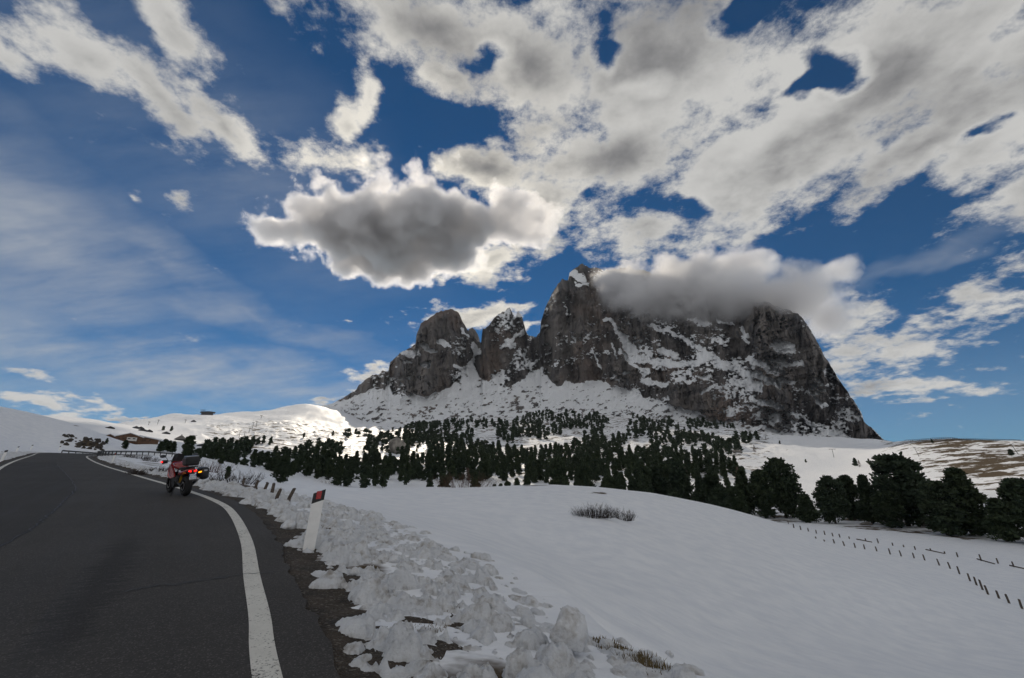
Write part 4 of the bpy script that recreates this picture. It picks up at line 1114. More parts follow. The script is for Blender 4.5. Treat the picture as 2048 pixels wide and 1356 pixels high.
# ------------------------------------------------------------------ boulders
M_rock = simple('boulder_rock', (.20, .185, .165), .9, var=.5, scale=2.2, bump=.8)
M_sodrock = simple('turf', (.095, .066, .034), .95, var=.5, scale=2.0, bump=.7)
def rock_mesh(seed, sub=3):
    bm = bmesh.new(); bmesh.ops.create_icosphere(bm, subdivisions=sub, radius=1.0)
    rr_ = np.random.default_rng(seed); co = np.array([v.co for v in bm.verts]); cuts = rr_.normal(size=(12, 3)); cuts /= np.linalg.norm(cuts, axis=1)[:, None]
    k = np.ones(len(co))
    for c in cuts: k = np.minimum(k, (.55 + .35 * rr_.random()) / np.maximum(co @ c, .05))
    co = co * (np.clip(k, .4, 1.0) + (fbm(co[:, 0] * 2 + seed, co[:, 1] * 2 + co[:, 2] * 2.3, 4, seed) - .5) * .3)[:, None]
    for v, c in zip(bm.verts, co): v.co = c
    me = bpy.data.meshes.new('boulder'); bm.to_mesh(me); bm.free(); return me
ROCKS = [rock_mesh(700 + i) for i in range(6)]
for me in ROCKS: me.materials.append(M_rock)
for i, (px, py, w, h, lab) in enumerate([(1862, 1052, 34, 12, 'long pale boulder under the big pines at the meadow edge'), (1888, 1060, 30, 8, 'low brown boulder in front of the long pale one'), (2040, 1073, 18, 16, 'pale upright boulder at the meadow edge beside the dark pine'),
        (1733, 1050, 26, 7, 'flat brown rock at the meadow edge under the slender pines'), (1800, 1052, 14, 7, 'small rock beside the trunk of the tallest pine'), (1958, 1069, 14, 6, 'small brown rock in the snow below the sloping pine'),
        (1418, 846, 26, 18, 'huge dark boulder below the rock wall, among small pines'), (795, 905, 34, 40, 'tall bare rock face standing in the forest'), (812, 940, 20, 18, 'smaller bare rock below the tall face in the forest'), (1548, 925, 20, 6, 'brown rock on the lit snow slope'),
        (1475, 905, 18, 6, 'dark flat rock among the pines of the upper slope'), ]):
    b_ = on_ground(px, py, 100)
    if b_ is None: continue
    dep = b_[1] * CP + b_[2] * SP; k_ = dep / F
    o = link('boulder', ROCKS[i % 6], None, None, (b_[0], b_[1], b_[2] + h * k_ * .2)); o.scale = (w * k_ * .62, w * k_ * .5, h * k_ * .75); o.rotation_euler = (0, 0, .4 * math.sin(i * 7))
    tag(o, lab, 'rock')
M_dkrock = simple('dark_stone', (.05, .043, .036), .9, var=.5, scale=3, bump=.6)
DROCKS = [me.copy() for me in ROCKS]
for me in DROCKS: me.materials.clear(); me.materials.append(M_dkrock)
# rubble in the cut of the left bank
rg = random.Random(4); n_ = 0
for i in range(160):
    px = 120 + 86 * rg.random() ** .7; py = 876 + 22 * rg.random() + (px - 165) * .10 - (4 if px < 150 else 0)
    b_ = on_ground(px, py, 90, 220)
    if b_ is None or n_ > 70: continue
    n_ += 1; s_ = .22 + .42 * rg.random() ** 2
    o = link('bank_stone', DROCKS[i % 6], None, None, (b_[0], b_[1], b_[2] + s_ * .15)); o.scale = (s_ * 1.2, s_, s_); o.rotation_euler = (rg.random(), rg.random(), rg.random() * 6)
    tag(o, 'dark stone showing through the snow in the cut bank above the road bend', 'stone', 'stones in the cut bank at the bend')

# ------------------------------------------------------------------ roadside things
M_white = simple('white_plastic', (.86, .85, .83), .5, var=.06, scale=5)
M_black = simple('black_plastic', (.014, .014, .016), .45, var=.2, scale=8)
M_refl = simple('red_reflector', (.42, .006, .010), .3, var=.12, scale=60, coat=.4)
M_wood = simple('weathered_wood', (.085, .066, .052), .9, var=.45, scale=16, bump=.7)
M_steel = simple('galvanised_steel', (.17, .18, .19), .6, metal=.4, var=.3, scale=4)
M_dksteel = simple('dark_steel', (.055, .057, .06), .6, metal=.3, var=.2, scale=4)
def delineator_parts(parent, H=1.0, w=.125, d=.05, fine=True, red=True):
    sl = w * .55                                             # the top and the black band slope
    def solid(z0, z1, s0, s1, g=0.0):
        mb = MB(); x0, x1 = -w / 2 - g, w / 2 + g; y0, y1 = -d / 2 - g, d / 2 + g
        lo = [(x0, y0, z0), (x1, y0, z0 + s0), (x1, y1, z0 + s0), (x0, y1, z0)]; hi = [(x0, y0, z1), (x1, y0, z1 + s1), (x1, y1, z1 + s1), (x0, y1, z1)]
        mb.loft([lo, hi])
        bmesh.ops.bevel(mb.bm, geom=list(mb.bm.edges), offset=.006, segments=2, profile=.5, affect='EDGES')
        return mb
    zb = H - .27
    solid(-.25, zb, 0, sl * .75).build('post', M_white, parent)
    cap = solid(zb - .003, H - sl, sl * .75, sl * .8, .0015).build('black_band', M_black, parent)
    if red:
        for sg in (-1, 1):
            MB().loft([[(-w * .22, sg * (d / 2 + .002), zb + .075), (w * .20, sg * (d / 2 + .002), zb + .09), (w * .20, sg * (d / 2 + .008), zb + .09), (-w * .22, sg * (d / 2 + .008), zb + .075)],
                       [(-w * .22, sg * (d / 2 + .002), zb + .205), (w * .20, sg * (d / 2 + .002), zb + .22), (w * .20, sg * (d / 2 + .008), zb + .22), (-w * .22, sg * (d / 2 + .008), zb + .205)]]).build('reflector', M_refl, cap)
p = on_ground(616, 1103); dl = empty('road_marker_post', (p[0], p[1], p[2] - .04), (R(-2), R(3), R(24)))
dep = p[1] * CP + p[2] * SP
delineator_parts(dl, H=1.03 * 112 * dep / F / CP + .03, w=.185, d=.07)
tag(dl, 'white road marker post with black top band and red reflector in the ploughed snow', 'marker post')
for i, (px, py, h, lab) in enumerate([(224, 925, .95, 'marker post with dark top in the snow below the guardrail'), (3, 922, 1.0, 'white marker post with black top on the inner edge of the bend'), (32, 905, 1.0, 'second marker post before the bend beside a heap of dirty snow'),
                                      (61, 900, 1.0, 'marker post where the white edge line fades at the crest'), (117, 902, 1.0, 'lone marker post at the foot of the snow bank in the bend')]):
    p = on_ground(px, py, 30); o = empty('road_marker_post', (p[0], p[1], p[2]), (0, R(4), R(40))); delineator_parts(o, h, w=.18 if i else .13, d=.06, red=(i == 0)); tag(o, lab, 'marker post', 'far road marker posts')

# fence posts: (base pixel, height in pixels, lean in pixels)
def fence_post(px, py, hpx, lean, rad, lab, grp, seed):
    p = on_ground(px, py)
    if p is None: return
    dep = p[1] * CP + p[2] * SP; h = hpx * dep / F / CP
    rg = random.Random(seed); lx = lean * dep / F
    mb = MB(); mb.tube([(0, 0, -.3), (lx * .4, 0, h * .4), (lx, rg.gauss(0, .03), h)], [rad, rad * .97, rad * .88], 8)
    mb.tube([(lx, 0, h - .005), (lx, 0, h + rad * .5)], [rad * .85, rad * .15], 8)
    o = mb.build('fence_post', M_wood, None, tuple(p), True); return tag(o, lab, 'fence post', grp)
for i, (px, py, h, l, lab) in enumerate([(485, 971, 13, 1, 'short upright fence post behind the ploughed snow, last of its row'), (510, 979, 16, 2, 'fence post standing in a dark bare patch of the field'), (528, 986, 18, 2, 'thin dark fence post between two upright ones'),
                                         (542, 995, 25, 1, 'tallest upright fence post of the row by the road'), (550, 1003, 21, 7, 'slightly leaning fence post next to the tallest upright one'), (572, 1007, 26, 13, 'strongly leaning fence post closest to the road marker post')]):
    fence_post(px, py, h, l, .06, lab, 'old fence posts by the road', i)
front_row = [(1632, 1077, 3), (1649, 1083, 3), (1669, 1087, 7), (1689, 1092, 8), (1711, 1096, 8), (1730, 1099, 8), (1754, 1103, 8), (1781, 1109, 10), (1803, 1113, 10), (1829, 1117, 9), (1850, 1121, 10), (1879, 1131, 11), (1901, 1138, 11),
             (1920, 1149, 13), (1941, 1163, 13), (1954, 1171, 14), (1966, 1180, 17), (1977, 1190, 15), (1999, 1198, 13), (2019, 1207, 15), (2045, 1218, 16)]
for i, (px, py, h) in enumerate(front_row): fence_post(px, py, h, -h * .12, .085, 'short wooden post of the long fence row curving down the snowfield', 'front row of meadow fence posts', 20 + i)
back_row = [(1577, 1048, 5), (1588, 1056, 7), (1602, 1060, 7), (1617, 1063, 6), (1633, 1067, 6), (1650, 1070, 7), (1666, 1073, 6), (1680, 1075, 6), (1699, 1078, 4), (1732, 1083, 5), (1757, 1087, 8), (1786, 1092, 5), (1808, 1095, 4), (1831, 1100, 6), (1862, 1102, 4), (1890, 1108, 4),
            (1916, 1115, 8), (1963, 1122, 11), (1997, 1128, 9), (2028, 1134, 9)]
for i, (px, py, h) in enumerate(back_row): fence_post(px, py, h, -h * .06, .095, 'short wooden post of the second fence row across the flat meadow', 'back row of meadow fence posts', 60 + i)
for i, (x0, y0, x1, y1, lab) in enumerate([(1852, 1101, 1890, 1109, 'fallen wooden fence rail lying on the snow of the meadow'), (2020, 1133, 2056, 1141, 'broken fence rail lying across the snow beside the last back row post'), (1713, 1080, 1745, 1086, 'thin fallen rail in the snow between two back row posts'), (1955, 1120, 1990, 1130, 'thin rail half buried in snow under the back row posts')]):
    a, b_ = on_ground(x0, y0), on_ground(x1, y1)
    if a is None or b_ is None: continue
    mb = MB(); mb.tube([(0, 0, .14), tuple(b_ - a + np.array([0, 0, .10]))], [.09, .07], 7)
    tag(mb.build('fence_rail', M_wood, None, tuple(a), True), lab, 'rail')
for i, (x0, y0, x1, y1) in enumerate([(478, 973, 512, 981)]):
    a, b_ = on_ground(x0, y0), on_ground(x1, y1)
    mb = MB(); mb.tube([(0, 0, .05), tuple(b_ - a + np.array([0, 0, .08]))], [.07, .05], 7); tag(mb.build('fence_rail', M_wood, None, tuple(a), True), 'broken rail on the snow between the last posts by the road', 'rail')

# guardrails on both sides of the road past the bend
def guardrail(E, N, s0, s1, off, lab):
    A = arc(E); S = np.arange(s0, s1, 1.0); e = np.stack([np.interp(S, A, E[:, 0]), np.interp(S, A, E[:, 1])], -1); n = np.stack([np.interp(S, A, N[:, 0]), np.interp(S, A, N[:, 1])], -1)
    q = e + n * off; z = road_z(q[:, 0], q[:, 1]); root = empty('guardrail', (q[0][0], q[0][1], z[0])); o0 = np.array([q[0][0], q[0][1], z[0]])
    prof = [(-.0, .46), (-.06, .50), (-.06, .55), (0, .60), (-.06, .65), (-.06, .70), (0, .75), (.02, .75), (.02, .46)]
    V = np.array([[(q[i][0] + n[i][0] * u, q[i][1] + n[i][1] * u, z[i] + h) for (u, h) in prof] for i in range(len(q))]) - o0
    k = len(prof); V2 = np.concatenate([V, V[:, :1]], 1)
    link('beam', np_mesh('beam', V2.reshape(-1, 3), grid_faces(len(q), k + 1), False), M_steel, root)
    for i in range(0, len(q), 2):
        MB().box((0, 0, .2), (.10, .12, .95)).build('post', M_dksteel, root, (q[i][0] - o0[0] + n[i][0] * .09, q[i][1] - o0[1] + n[i][1] * .09, z[i] - o0[2]))
    return tag(root, lab, 'guardrail')
def s_at(E, p): return arc(E)[int(np.argmin(((E - np.array(p)) ** 2).sum(1)))]
guardrail(ER, NR_, s_at(ER, (-60, 62.5)), s_at(ER, (-75, 104)), .9, 'grey steel guardrail on the outer edge of the bend above the snow slope')
guardrail(EL, NL_, s_at(EL, (-86, 85)), s_at(EL, (-97, 126)), .9, 'grey steel guardrail in front of the brown chalet beyond the road')

# ------------------------------------------------------------------ buildings far off
M_log = simple('brown_boards', (.115, .062, .036), .85, var=.35, scale=1.2)
M_plaster = simple('white_plaster', (.58, .56, .53), .8, var=.08, scale=1.0)
M_roofsnow = snow_material('roof_snow', .1, .2)
M_glass = simple('window_glass', (.02, .024, .03), .15, var=.1, scale=1.0)
M_green = simple('green_cladding', (.060, .085, .075), .6, var=.2, scale=.6)
M_slate = simple('dark_shingle', (.05, .05, .055), .8, var=.3, scale=2.0)
def frame_at(px, py, r0, face=True):
    b_ = None
    while b_ is None: b_ = on_ground(px, py, r0); py += 1
    dep = b_[1] * CP + b_[2] * SP; k = dep / F
    return b_, k, -math.atan2(b_[0], b_[1])
def gable(root, x0, x1, y0, y1, zb, ze, zr, wall, roofm, eave=.5, thick=.35):
    """gable whose ridge runs along y"""
    xm = (x0 + x1) / 2
    MB().prism([(x0, zb), (x1, zb), (x1, ze), (xm, zr), (x0, ze)], y0, y1).build('wall', wall, root)
    for sg in (-1, 1):
        xe = x0 if sg < 0 else x1
        dx, dz = xe - xm, ze - zr; ex, ez = xe + dx / abs(dx) * eave, ze + dz / abs(dx) * eave
        MB().prism([(xm, zr + .02), (ex, ez + .02), (ex, ez + thick), (xm, zr + thick)], y0 - eave, y1 + eave).build('roof', roofm, root)
b_, k, a_ = frame_at(262, 889, 200); s = k * 1.1; b_[2] += 1.8
ch = empty('chalet', tuple(b_), (0, 0, a_)); tag(ch, 'long brown wooden chalet with snowy roof and white porch beyond the bend', 'chalet')
gable(ch, -24 * s, 14 * s, 0, 12, -2, 6.5 * s, 13 * s, M_log, M_roofsnow)
gable(ch, -42 * s, -22 * s, 2, 10, -2, 5 * s, 10 * s, M_log, M_roofsnow, .4, .3)
MB().prism([(12 * s, -2), (38 * s, -2), (38 * s, 3.5 * s), (12 * s, 8 * s)], 1, 11).build('wall', M_log, ch)
MB().prism([(8 * s, 9.4 * s), (42 * s, 3.4 * s), (42 * s, 3.4 * s + .5), (8 * s, 9.4 * s + .5)], .3, 11.6).build('roof', M_roofsnow, ch)
MB().box((-1 * s, -1.0, 2.4 * s), (14 * s, 2, 6 * s)).build('porch', M_plaster, ch)
for x in (-5 * s, 2 * s):
    w_ = MB().box((x, -2.05, 3.1 * s), (4.6 * s, .1, 2.4 * s)).build('window', M_plaster, ch); MB().box((x, -2.13, 3.1 * s), (3.8 * s, .06, 1.7 * s)).build('pane', M_glass, w_)
for x in (-18 * s, -12 * s, 18 * s, 25 * s):
    w_ = MB().box((x, (-.05 if x < 0 else .95), 2.6 * s), (2.6 * s, .12, 1.6 * s)).build('window', M_log, ch); MB().box((x, (-.14 if x < 0 else .86), 2.6 * s), (2.0 * s, .06, 1.1 * s)).build('pane', M_glass, w_)
MB().box((-6 * s, 6, 12 * s), (1.6 * s, 1, 3.2 * s)).build('chimney', M_plaster, ch)
b_, k, a_ = frame_at(361, 881, 300); s = k
hb = empty('mountain_hut', tuple(b_), (0, 0, a_)); tag(hb, 'small dark hut with a steep pyramid roof on the sunny slope', 'hut')
MB().prism([(-8 * s, -3), (8 * s, -3), (8 * s, 3 * s), (-8 * s, 3 * s)], 0, 12).build('wall', M_slate, hb)
mb = MB(); mb.loft([[(-10.5 * s, -1, 2.5 * s), (10.5 * s, -1, 2.5 * s), (10.5 * s, 13, 2.5 * s), (-10.5 * s, 13, 2.5 * s)], [(-.6 * s, 5.6, 12 * s), (.6 * s, 5.6, 12 * s), (.6 * s, 6.4, 12 * s), (-.6 * s, 6.4, 12 * s)]]); rf = mb.build('roof', M_slate, hb)
MB().box((0, 6, 12.6 * s), (1.2 * s, 1, 2 * s)).build('chimney', M_slate, rf)
MB().prism([(6 * s, -3), (13 * s, -3), (13 * s, 1 * s), (6 * s, 4 * s)], 0, 9).build('annex', M_log, hb)
b_, k, a_ = frame_at(450, 893, 300); s = k
st = empty('lift_station', tuple(b_), (0, 0, a_)); tag(st, 'long low green chairlift shed with a rounded roof edge', 'lift station')
MB().box((0, 4, 3.0 * s), (64 * s, 8, 9 * s), None, 1.0).build('wall', M_green, st)
MB().box((0, 4, 7.9 * s), (66 * s, 9, .8 * s), None, .3).build('roof', M_slate, st)
MB().box((0, -.15, -.5 * s), (62 * s, .3, 2.4 * s)).build('plinth', M_plaster, st)
b_, k, a_ = frame_at(405, 893, 250); s = k
hh_ = empty('small_hut', tuple(b_), (0, 0, a_)); tag(hh_, 'small dark hut with a lit snowy roof beside the long green shed', 'hut'); gable(hh_, -9 * s, 9 * s, 0, 8, -2, 2.5 * s, 5 * s, M_slate, M_roofsnow, .5, .4)
b_, k, a_ = frame_at(220, 857, 350); s = k
hh_ = empty('small_hut', tuple(b_), (0, 0, a_)); tag(hh_, 'lone dark hut half buried on the bright slope above the chalet', 'hut'); gable(hh_, -6 * s, 6 * s, 0, 8, -2, 1.2 * s, 3.6 * s, M_slate, M_slate, .5, .3)
for px, py, w, lab in ((272, 857, 5, 'first dark hut of the little cluster on the bright slope'), (281, 858, 5, 'hut in the middle of the little cluster on the bright slope'), (285, 862, 6, 'lowest dark hut of the little cluster on the bright slope'), (298, 864, 5, 'last hut of the little cluster, nearest the conifer'), (387, 844, 4, 'tiny hut below the summit lift station'), (332, 868, 6, 'dark hut beside the conifers on the bright slope')):
    b_, k, a_ = frame_at(px, py, 350); s = k
    hh_ = empty('small_hut', tuple(b_), (0, 0, a_)); tag(hh_, lab, 'hut', 'huts on the sunny slope'); gable(hh_, -w * s, w * s, 0, 7, -3, 1.5 * s, 4.2 * s, M_slate, M_slate if w > 4 else M_roofsnow, .4, .3)
# summit lift station
b_, k, a_ = frame_at(414, 829, 800); s = k
ss_ = empty('summit_station', tuple(b_), (0, 0, a_)); tag(ss_, 'dark chairlift station on the skyline of the ski hill', 'lift station')
MB().box((0, 6, 2 * s), (20 * s, 12, 5 * s), None, .5).build('wall', M_slate, ss_)
MB().prism([(-12 * s, 4.4 * s), (13 * s, 5.4 * s), (13 * s, 7 * s), (2 * s, 7.6 * s), (-12 * s, 5.6 * s)], -2, 14).build('roof', M_slate, ss_)
# T shaped lift pylons: mast, crossarm, sheave trains
def pylon(px, py, hpx, wpx, lab, grp, r0=250, tilt=0.0):
    b_, k, a_ = frame_at(px, py, r0); h = hpx * k; w = wpx * k; t = max(.16, .45 * k)
    o = empty('lift_pylon', tuple(b_), (0, tilt, a_)); tag(o, lab, 'pylon', grp)
    MB().tube([(0, 0, -1.5), (0, 0, h)], [t, t * .7], 8).build('mast', M_dksteel, o)
    arm = MB().box((0, 0, h), (w, t * 1.2, t * 1.3)).build('crossarm', M_dksteel, o)
    for sg in (-1, 1): MB().box((sg * w * .46, 0, h - t * 1.2), (t * 1.6, t * 5, t * 1.0), None, t * .2).build('sheave_train', M_dksteel, o)
    return o
for i, a in enumerate([(402, 830, 10, 5), (406, 830, 10, 5), (315, 849, 9, 4), (297, 850, 6, 3), (370, 846, 6, 4), (478, 875, 13, 6), (488, 874, 10, 5), (498, 865, 11, 6), (505, 856, 11, 4), (512, 853, 10, 5), (522, 837, 6, 5), (450, 870, 4, 5)]):
    pylon(*a, 'thin T shaped chairlift pylon on the sunlit ski hill', 'chairlift pylons on the ski hill', 500)
for i, a in enumerate([(422, 889, 8, 11), (438, 888, 9, 10), (461, 888, 10, 9)]): pylon(*a, 'wide armed chairlift pylon rising over the long green shed', 'pylons at the green shed', 250)
pylon(389, 876, 5, 6, 'small T pylon above the pyramid roofed hut', 'chairlift pylons on the ski hill', 350)
for a, lab in (((1668, 915, 16, 11), 'wooden T pole in the scrub on the open right slope'), ((1532, 880, 8, 7), 'T pole at the upper edge of the pines'), ((1307, 846, 10, 5), 'first of two small lift poles above the pines'), ((1323, 847, 9, 4), 'second of two small lift poles above the pines'), ((1396, 862, 9, 5), 'lift pole between pines on the upper slope')):
    pylon(*a, lab.replace('right ', ''), 'lift poles above the forest', 250)
pylon(1838, 913, 18, 4, 'leaning pole on the snow between patches of brown grass', 'poles on the brown hill', 200, -.16)
pylon(2037, 909, 21, 6, 'tall leaning pole near the top of the brown hill', 'poles on the brown hill', 200, -.22)
# skyline fence on the brown hill
pts = []
for px in np.arange(1772, 2048, 4.5):
    a_, _ = azt(px, 880); rr_ = np.linspace(300, 900, 400); zz_ = Tz(np.sin(a_) * rr_, np.cos(a_) * rr_); kk = int(np.argmax(zz_ / rr_)); pts.append((math.sin(a_) * rr_[kk], math.cos(a_) * rr_[kk], zz_[kk]))
pts = np.array(pts); pts[:, :2] = np.stack([np.convolve(np.pad(pts[:, i], 6, 'edge'), np.ones(13) / 13, 'valid') for i in (0, 1)], 1); pts[:, 2] = Tz(pts[:, 0], pts[:, 1])
fr = empty('skyline_fence', tuple(pts[0])); tag(fr, 'thin wooden fence running along the skyline of the brown hill', 'fence')
pm = MB().box((0, 0, .5), (.28, .28, 1.6)).mesh('post'); pm.materials.append(M_wood)
for p in pts: link('post', pm, None, fr, tuple(p - pts[0]))
for hh in (.75, 1.15): MB().tube([tuple(p - pts[0] + np.array([0, 0, hh])) for p in pts], .06, 4).build('rail', M_wood, fr)

# ------------------------------------------------------------------ the motorcycle (local: y forward, x to its right, rear axle over the origin)
M_tyre = simple('tyre_rubber', (.010, .010, .011), .8, var=.2, scale=30, bump=.3)
M_rim = simple('wheel_rim', (.03, .03, .032), .4, metal=.6, var=.1, scale=8)
M_red = simple('red_paint', (.26, .010, .012), .25, var=.1, scale=4, coat=.6)
M_case = simple('black_case', (.012, .012, .014), .42, var=.2, scale=10)
M_metal = simple('brushed_metal', (.45, .45, .46), .35, metal=.9, var=.15, scale=20)
M_engine = simple('engine_metal', (.035, .035, .037), .5, metal=.5, var=.25, scale=15)
M_seat = simple('seat_vinyl', (.012, .012, .013), .6, var=.2, scale=20)
M_screen = simple('smoked_screen', (.05, .055, .06), .12, var=.1, scale=4)
M_spring = simple('yellow_spring', (.50, .28, .015), .4, var=.1, scale=10)
M_plate = simple('plate_white', (.62, .64, .68), .4, var=.05, scale=10)
M_blue = simple('plate_blue', (.012, .045, .28), .4, var=.05, scale=10)
M_ink = simple('plate_ink', (.02, .02, .035), .5, var=.1, scale=10)
M_tail = emit('tail_light', (1.0, .012, .008), 2.2)
M_amber = emit('indicator_light', (1.0, .34, .01), 2.4)
M_amber_off = simple('indicator_off', (.45, .12, .01), .3, var=.05, scale=10)
pb = on_road(370, 992)
bz = float(road_z(pb[0], pb[1]))
tang = np.array([-.80, .60])
bike = empty('motorcycle', (pb[0], pb[1], bz + .002), (R(3.5), R(-7), math.atan2(-tang[0], tang[1]))); tag(bike, 'red and black touring motorcycle parked on the road with its tail lights on', 'motorcycle')
def wheel(y, Rr, w, nm):
    c = (0, y, Rr); t = MB(); prof = []
    for i in range(15):
        a = -math.pi * .92 / 1 + i * (math.pi * 1.84) / 14
        prof.append((Rr - w * .42 + math.cos(a) * w * .42, math.sin(a) * w * .5))
    wh = empty(nm); wh.parent = bike
    t.lathe(prof, c, 'x', 40, closed=True).build('tyre', M_tyre, wh, smooth=True)
    r = MB(); r.lathe([(Rr - w * .8, -w * .32), (Rr - w * .66, -w * .3), (Rr - w * .72, 0), (Rr - w * .66, w * .3), (Rr - w * .8, w * .32)], c, 'x', 32, closed=True)
    for k in range(10):
        a = k * math.pi / 5; r.tube([(0, y + math.cos(a) * .04, Rr + math.sin(a) * .04), (0, y + math.cos(a) * (Rr - w * .78), Rr + math.sin(a) * (Rr - w * .78))], .013, 6)
    r.tube([(-w * .5, y, Rr), (w * .5, y, Rr)], .035, 10); r.build('rim', M_rim, wh)
    MB().lathe([(.10, -w * .42 - .02), (.14, -w * .42 - .02), (.14, -w * .42 - .014), (.10, -w * .42 - .014)], c, 'x', 28, closed=True).build('brake_disc', M_metal, wh)
wheel(0, .325, .20, 'rear_wheel'); wheel(1.50, .31, .13, 'front_wheel')
MB().tube([(-.13, .02, .33), (-.12, .45, .42)], .035, 8).tube([(.13, .02, .33), (.12, .45, .42)], .035, 8).build('swingarm', M_engine, bike)
mb = MB(); mb.box((0, .70, .46), (.34, .50, .34), None, .06); mb.box((0, .95, .58), (.26, .26, .26), (.5, 0, 0), .05); mb.tube([(-.2, .62, .36), (.2, .62, .36)], .11, 14); mb.build('engine', M_engine, bike)
for sg in (-1, 1): MB().tube([(sg * .10, 1.50, .31), (sg * .10, 1.18, 1.02)], [.034, .026], 10).build('fork_leg', M_metal if sg > 0 else M_engine, bike)
def rings(secs):
    out = []
    for (y, zc, hw, hh, p) in secs:
        r = []
        for k in range(16):
            a = 2 * math.pi * k / 16; c, s = math.cos(a), math.sin(a)
            r.append((hw * math.copysign(abs(c) ** p, c), y, zc + hh * math.copysign(abs(s) ** p, s)))
        out.append(r)
    return out
MB().loft(rings([(.42, .86, .10, .05, .7), (.52, .92, .17, .11, .8), (.75, .96, .20, .14, .8), (.95, .98, .18, .12, .8), (1.08, .98, .10, .06, .8)])).build('tank', M_red, bike, smooth=True)
MB().loft(rings([(-.28, .90, .10, .03, .7), (-.12, .88, .15, .05, .7), (.20, .84, .17, .05, .7), (.50, .86, .13, .06, .7)])).build('seat', M_seat, bike, smooth=True)
MB().loft(rings([(-.40, .86, .06, .03, .8), (-.30, .83, .14, .06, .8), (-.05, .77, .19, .08, .8), (.25, .72, .20, .09, .8), (.42, .70, .15, .07, .8)])).build('tail_fairing', M_red, bike, smooth=True)
for sg in (-1, 1):
    mb = MB(); mb.loft([[(sg * .20, .55, .60), (sg * .25, .80, .55), (sg * .27, 1.05, .62), (sg * .20, 1.30, .82), (sg * .16, 1.34, 1.0), (sg * .22, 1.0, 1.0), (sg * .22, .7, .86)],
                        [(sg * .17, .55, .60), (sg * .20, .80, .56), (sg * .20, 1.05, .63), (sg * .14, 1.28, .82), (sg * .12, 1.32, .99), (sg * .17, 1.0, .99), (sg * .18, .7, .85)]]); mb.build('side_fairing', M_red, bike)
MB().loft(rings([(1.18, .98, .17, .12, .8), (1.32, .96, .14, .12, .8), (1.44, .90, .06, .06, .8)])).build('front_fairing', M_red, bike, smooth=True)
mb = MB(); mb.loft([[(-.17, 1.22, 1.05), (0, 1.28, 1.05), (.17, 1.22, 1.05), (.17, 1.21, 1.05), (0, 1.27, 1.05), (-.17, 1.21, 1.05)], [(-.13, 1.08, 1.32), (0, 1.12, 1.36), (.13, 1.08, 1.32), (.13, 1.07, 1.32), (0, 1.11, 1.36), (-.13, 1.07, 1.32)]]); mb.build('windscreen', M_screen, bike)
MB().tube([(-.44, .92, 1.10), (-.22, 1.04, 1.12), (0, 1.08, 1.10), (.22, 1.04, 1.12), (.44, .92, 1.10)], .014, 8).build('handlebar', M_engine, bike)
for sg in (-1, 1):
    MB().tube([(sg * .32, .98, 1.11), (sg * .46, .91, 1.10)], .02, 8).build('grip', M_seat, bike)
    mb = MB(); mb.loft([[(sg * .30, 1.08, 1.15), (sg * .48, .99, 1.16), (sg * .48, .98, 1.03), (sg * .30, 1.07, 1.04)], [(sg * .30, 1.06, 1.15), (sg * .47, .97, 1.16), (sg * .47, .96, 1.03), (sg * .30, 1.05, 1.04)]]); mb.build('hand_guard', M_case, bike)
    mr_ = MB().tube([(sg * .30, 1.0, 1.12), (sg * .38, .98, 1.24), (sg * .45, .96, 1.27)], .009, 6).build('mirror_arm', M_case, bike)
    MB().loft([[(sg * .47 + math.cos(a) * .085, .965, 1.285 + math.sin(a) * .05) for a in np.linspace(0, 6.283, 14, endpoint=False)], [(sg * .47 + math.cos(a) * .09, .99, 1.285 + math.sin(a) * .055) for a in np.linspace(0, 6.283, 14, endpoint=False)]]).build('mirror', M_screen, mr_)
MB().box((-.50, .93, 1.10), (.05, .05, .05), None, .015).build('glowing_red_spot', M_tail, bike)  # red reflecting spot at the left bar end, made to glow; no lamp there
tc = MB().box((0, -.17, 1.13), (.40, .36, .30), None, .06, 3).build('top_case', M_case, bike)
MB().box((0, -.17, 1.285), (.34, .30, .02), None, .008).build('lid_plate', M_metal, tc)
MB().box((0, -.355, 1.12), (.30, .012, .02)).build('seam', M_seat, tc)
mb = MB(); mb.box((.40, -.10, .70), (.27, .50, .40), None, .10, 3); pn = mb.build('pannier', M_case, bike, smooth=True)
MB().box((.40, -.353, .80), (.10, .01, .05), None, .003).build('pannier_catch', M_metal, pn)
MB().tube([(.20, -.25, .80), (.32, -.1, .80)], .014, 6).tube([(.20, .1, .62), (.32, .05, .66)], .014, 6).build('pannier_bracket', M_engine, bike)
MB().tube([(-.16, .25, .88), (-.17, -.30, .95), (0, -.40, .96), (.17, -.30, .95), (.16, .25, .88)], .014, 8).build('grab_rail', M_engine, bike)
MB().box((0, -.395, .80), (.30, .04, .09), None, .015).build('tail_panel', M_case, bike)
for sg in (-1, 1):
    mb = MB(); mb.box((sg * .075, -.425, .815), (.085, .03, .05), (0, sg * -.35, 0), .012); mb.build('tail_light', M_tail, bike)
    o = MB().box((sg * .22, -.40, .765), (.09, .04, .04), (0, sg * -.2, 0), .012).build('indicator', M_amber if sg > 0 else M_amber_off, bike)
    if sg > 0: o['label'] = 'glowing amber rear indicator'
MB().loft([[(-.07, -.40, .78), (.07, -.40, .78), (.07, -.38, .78), (-.07, -.38, .78)], [(-.09, -.50, .50), (.09, -.50, .50), (.09, -.48, .50), (-.09, -.48, .50)]]).build('plate_holder', M_case, bike)
pr = MB().box((0, 0, 0), (.20, .006, .17), None, .002).build('licence_plate', M_plate, bike, (0, -.487, .64)); pr.rotation_euler = (R(-14), 0, 0)
for sg in (-1, 1): MB().box((sg * .087, -.0045, .045), (.024, .003, .075)).build('blue_band', M_blue, pr)
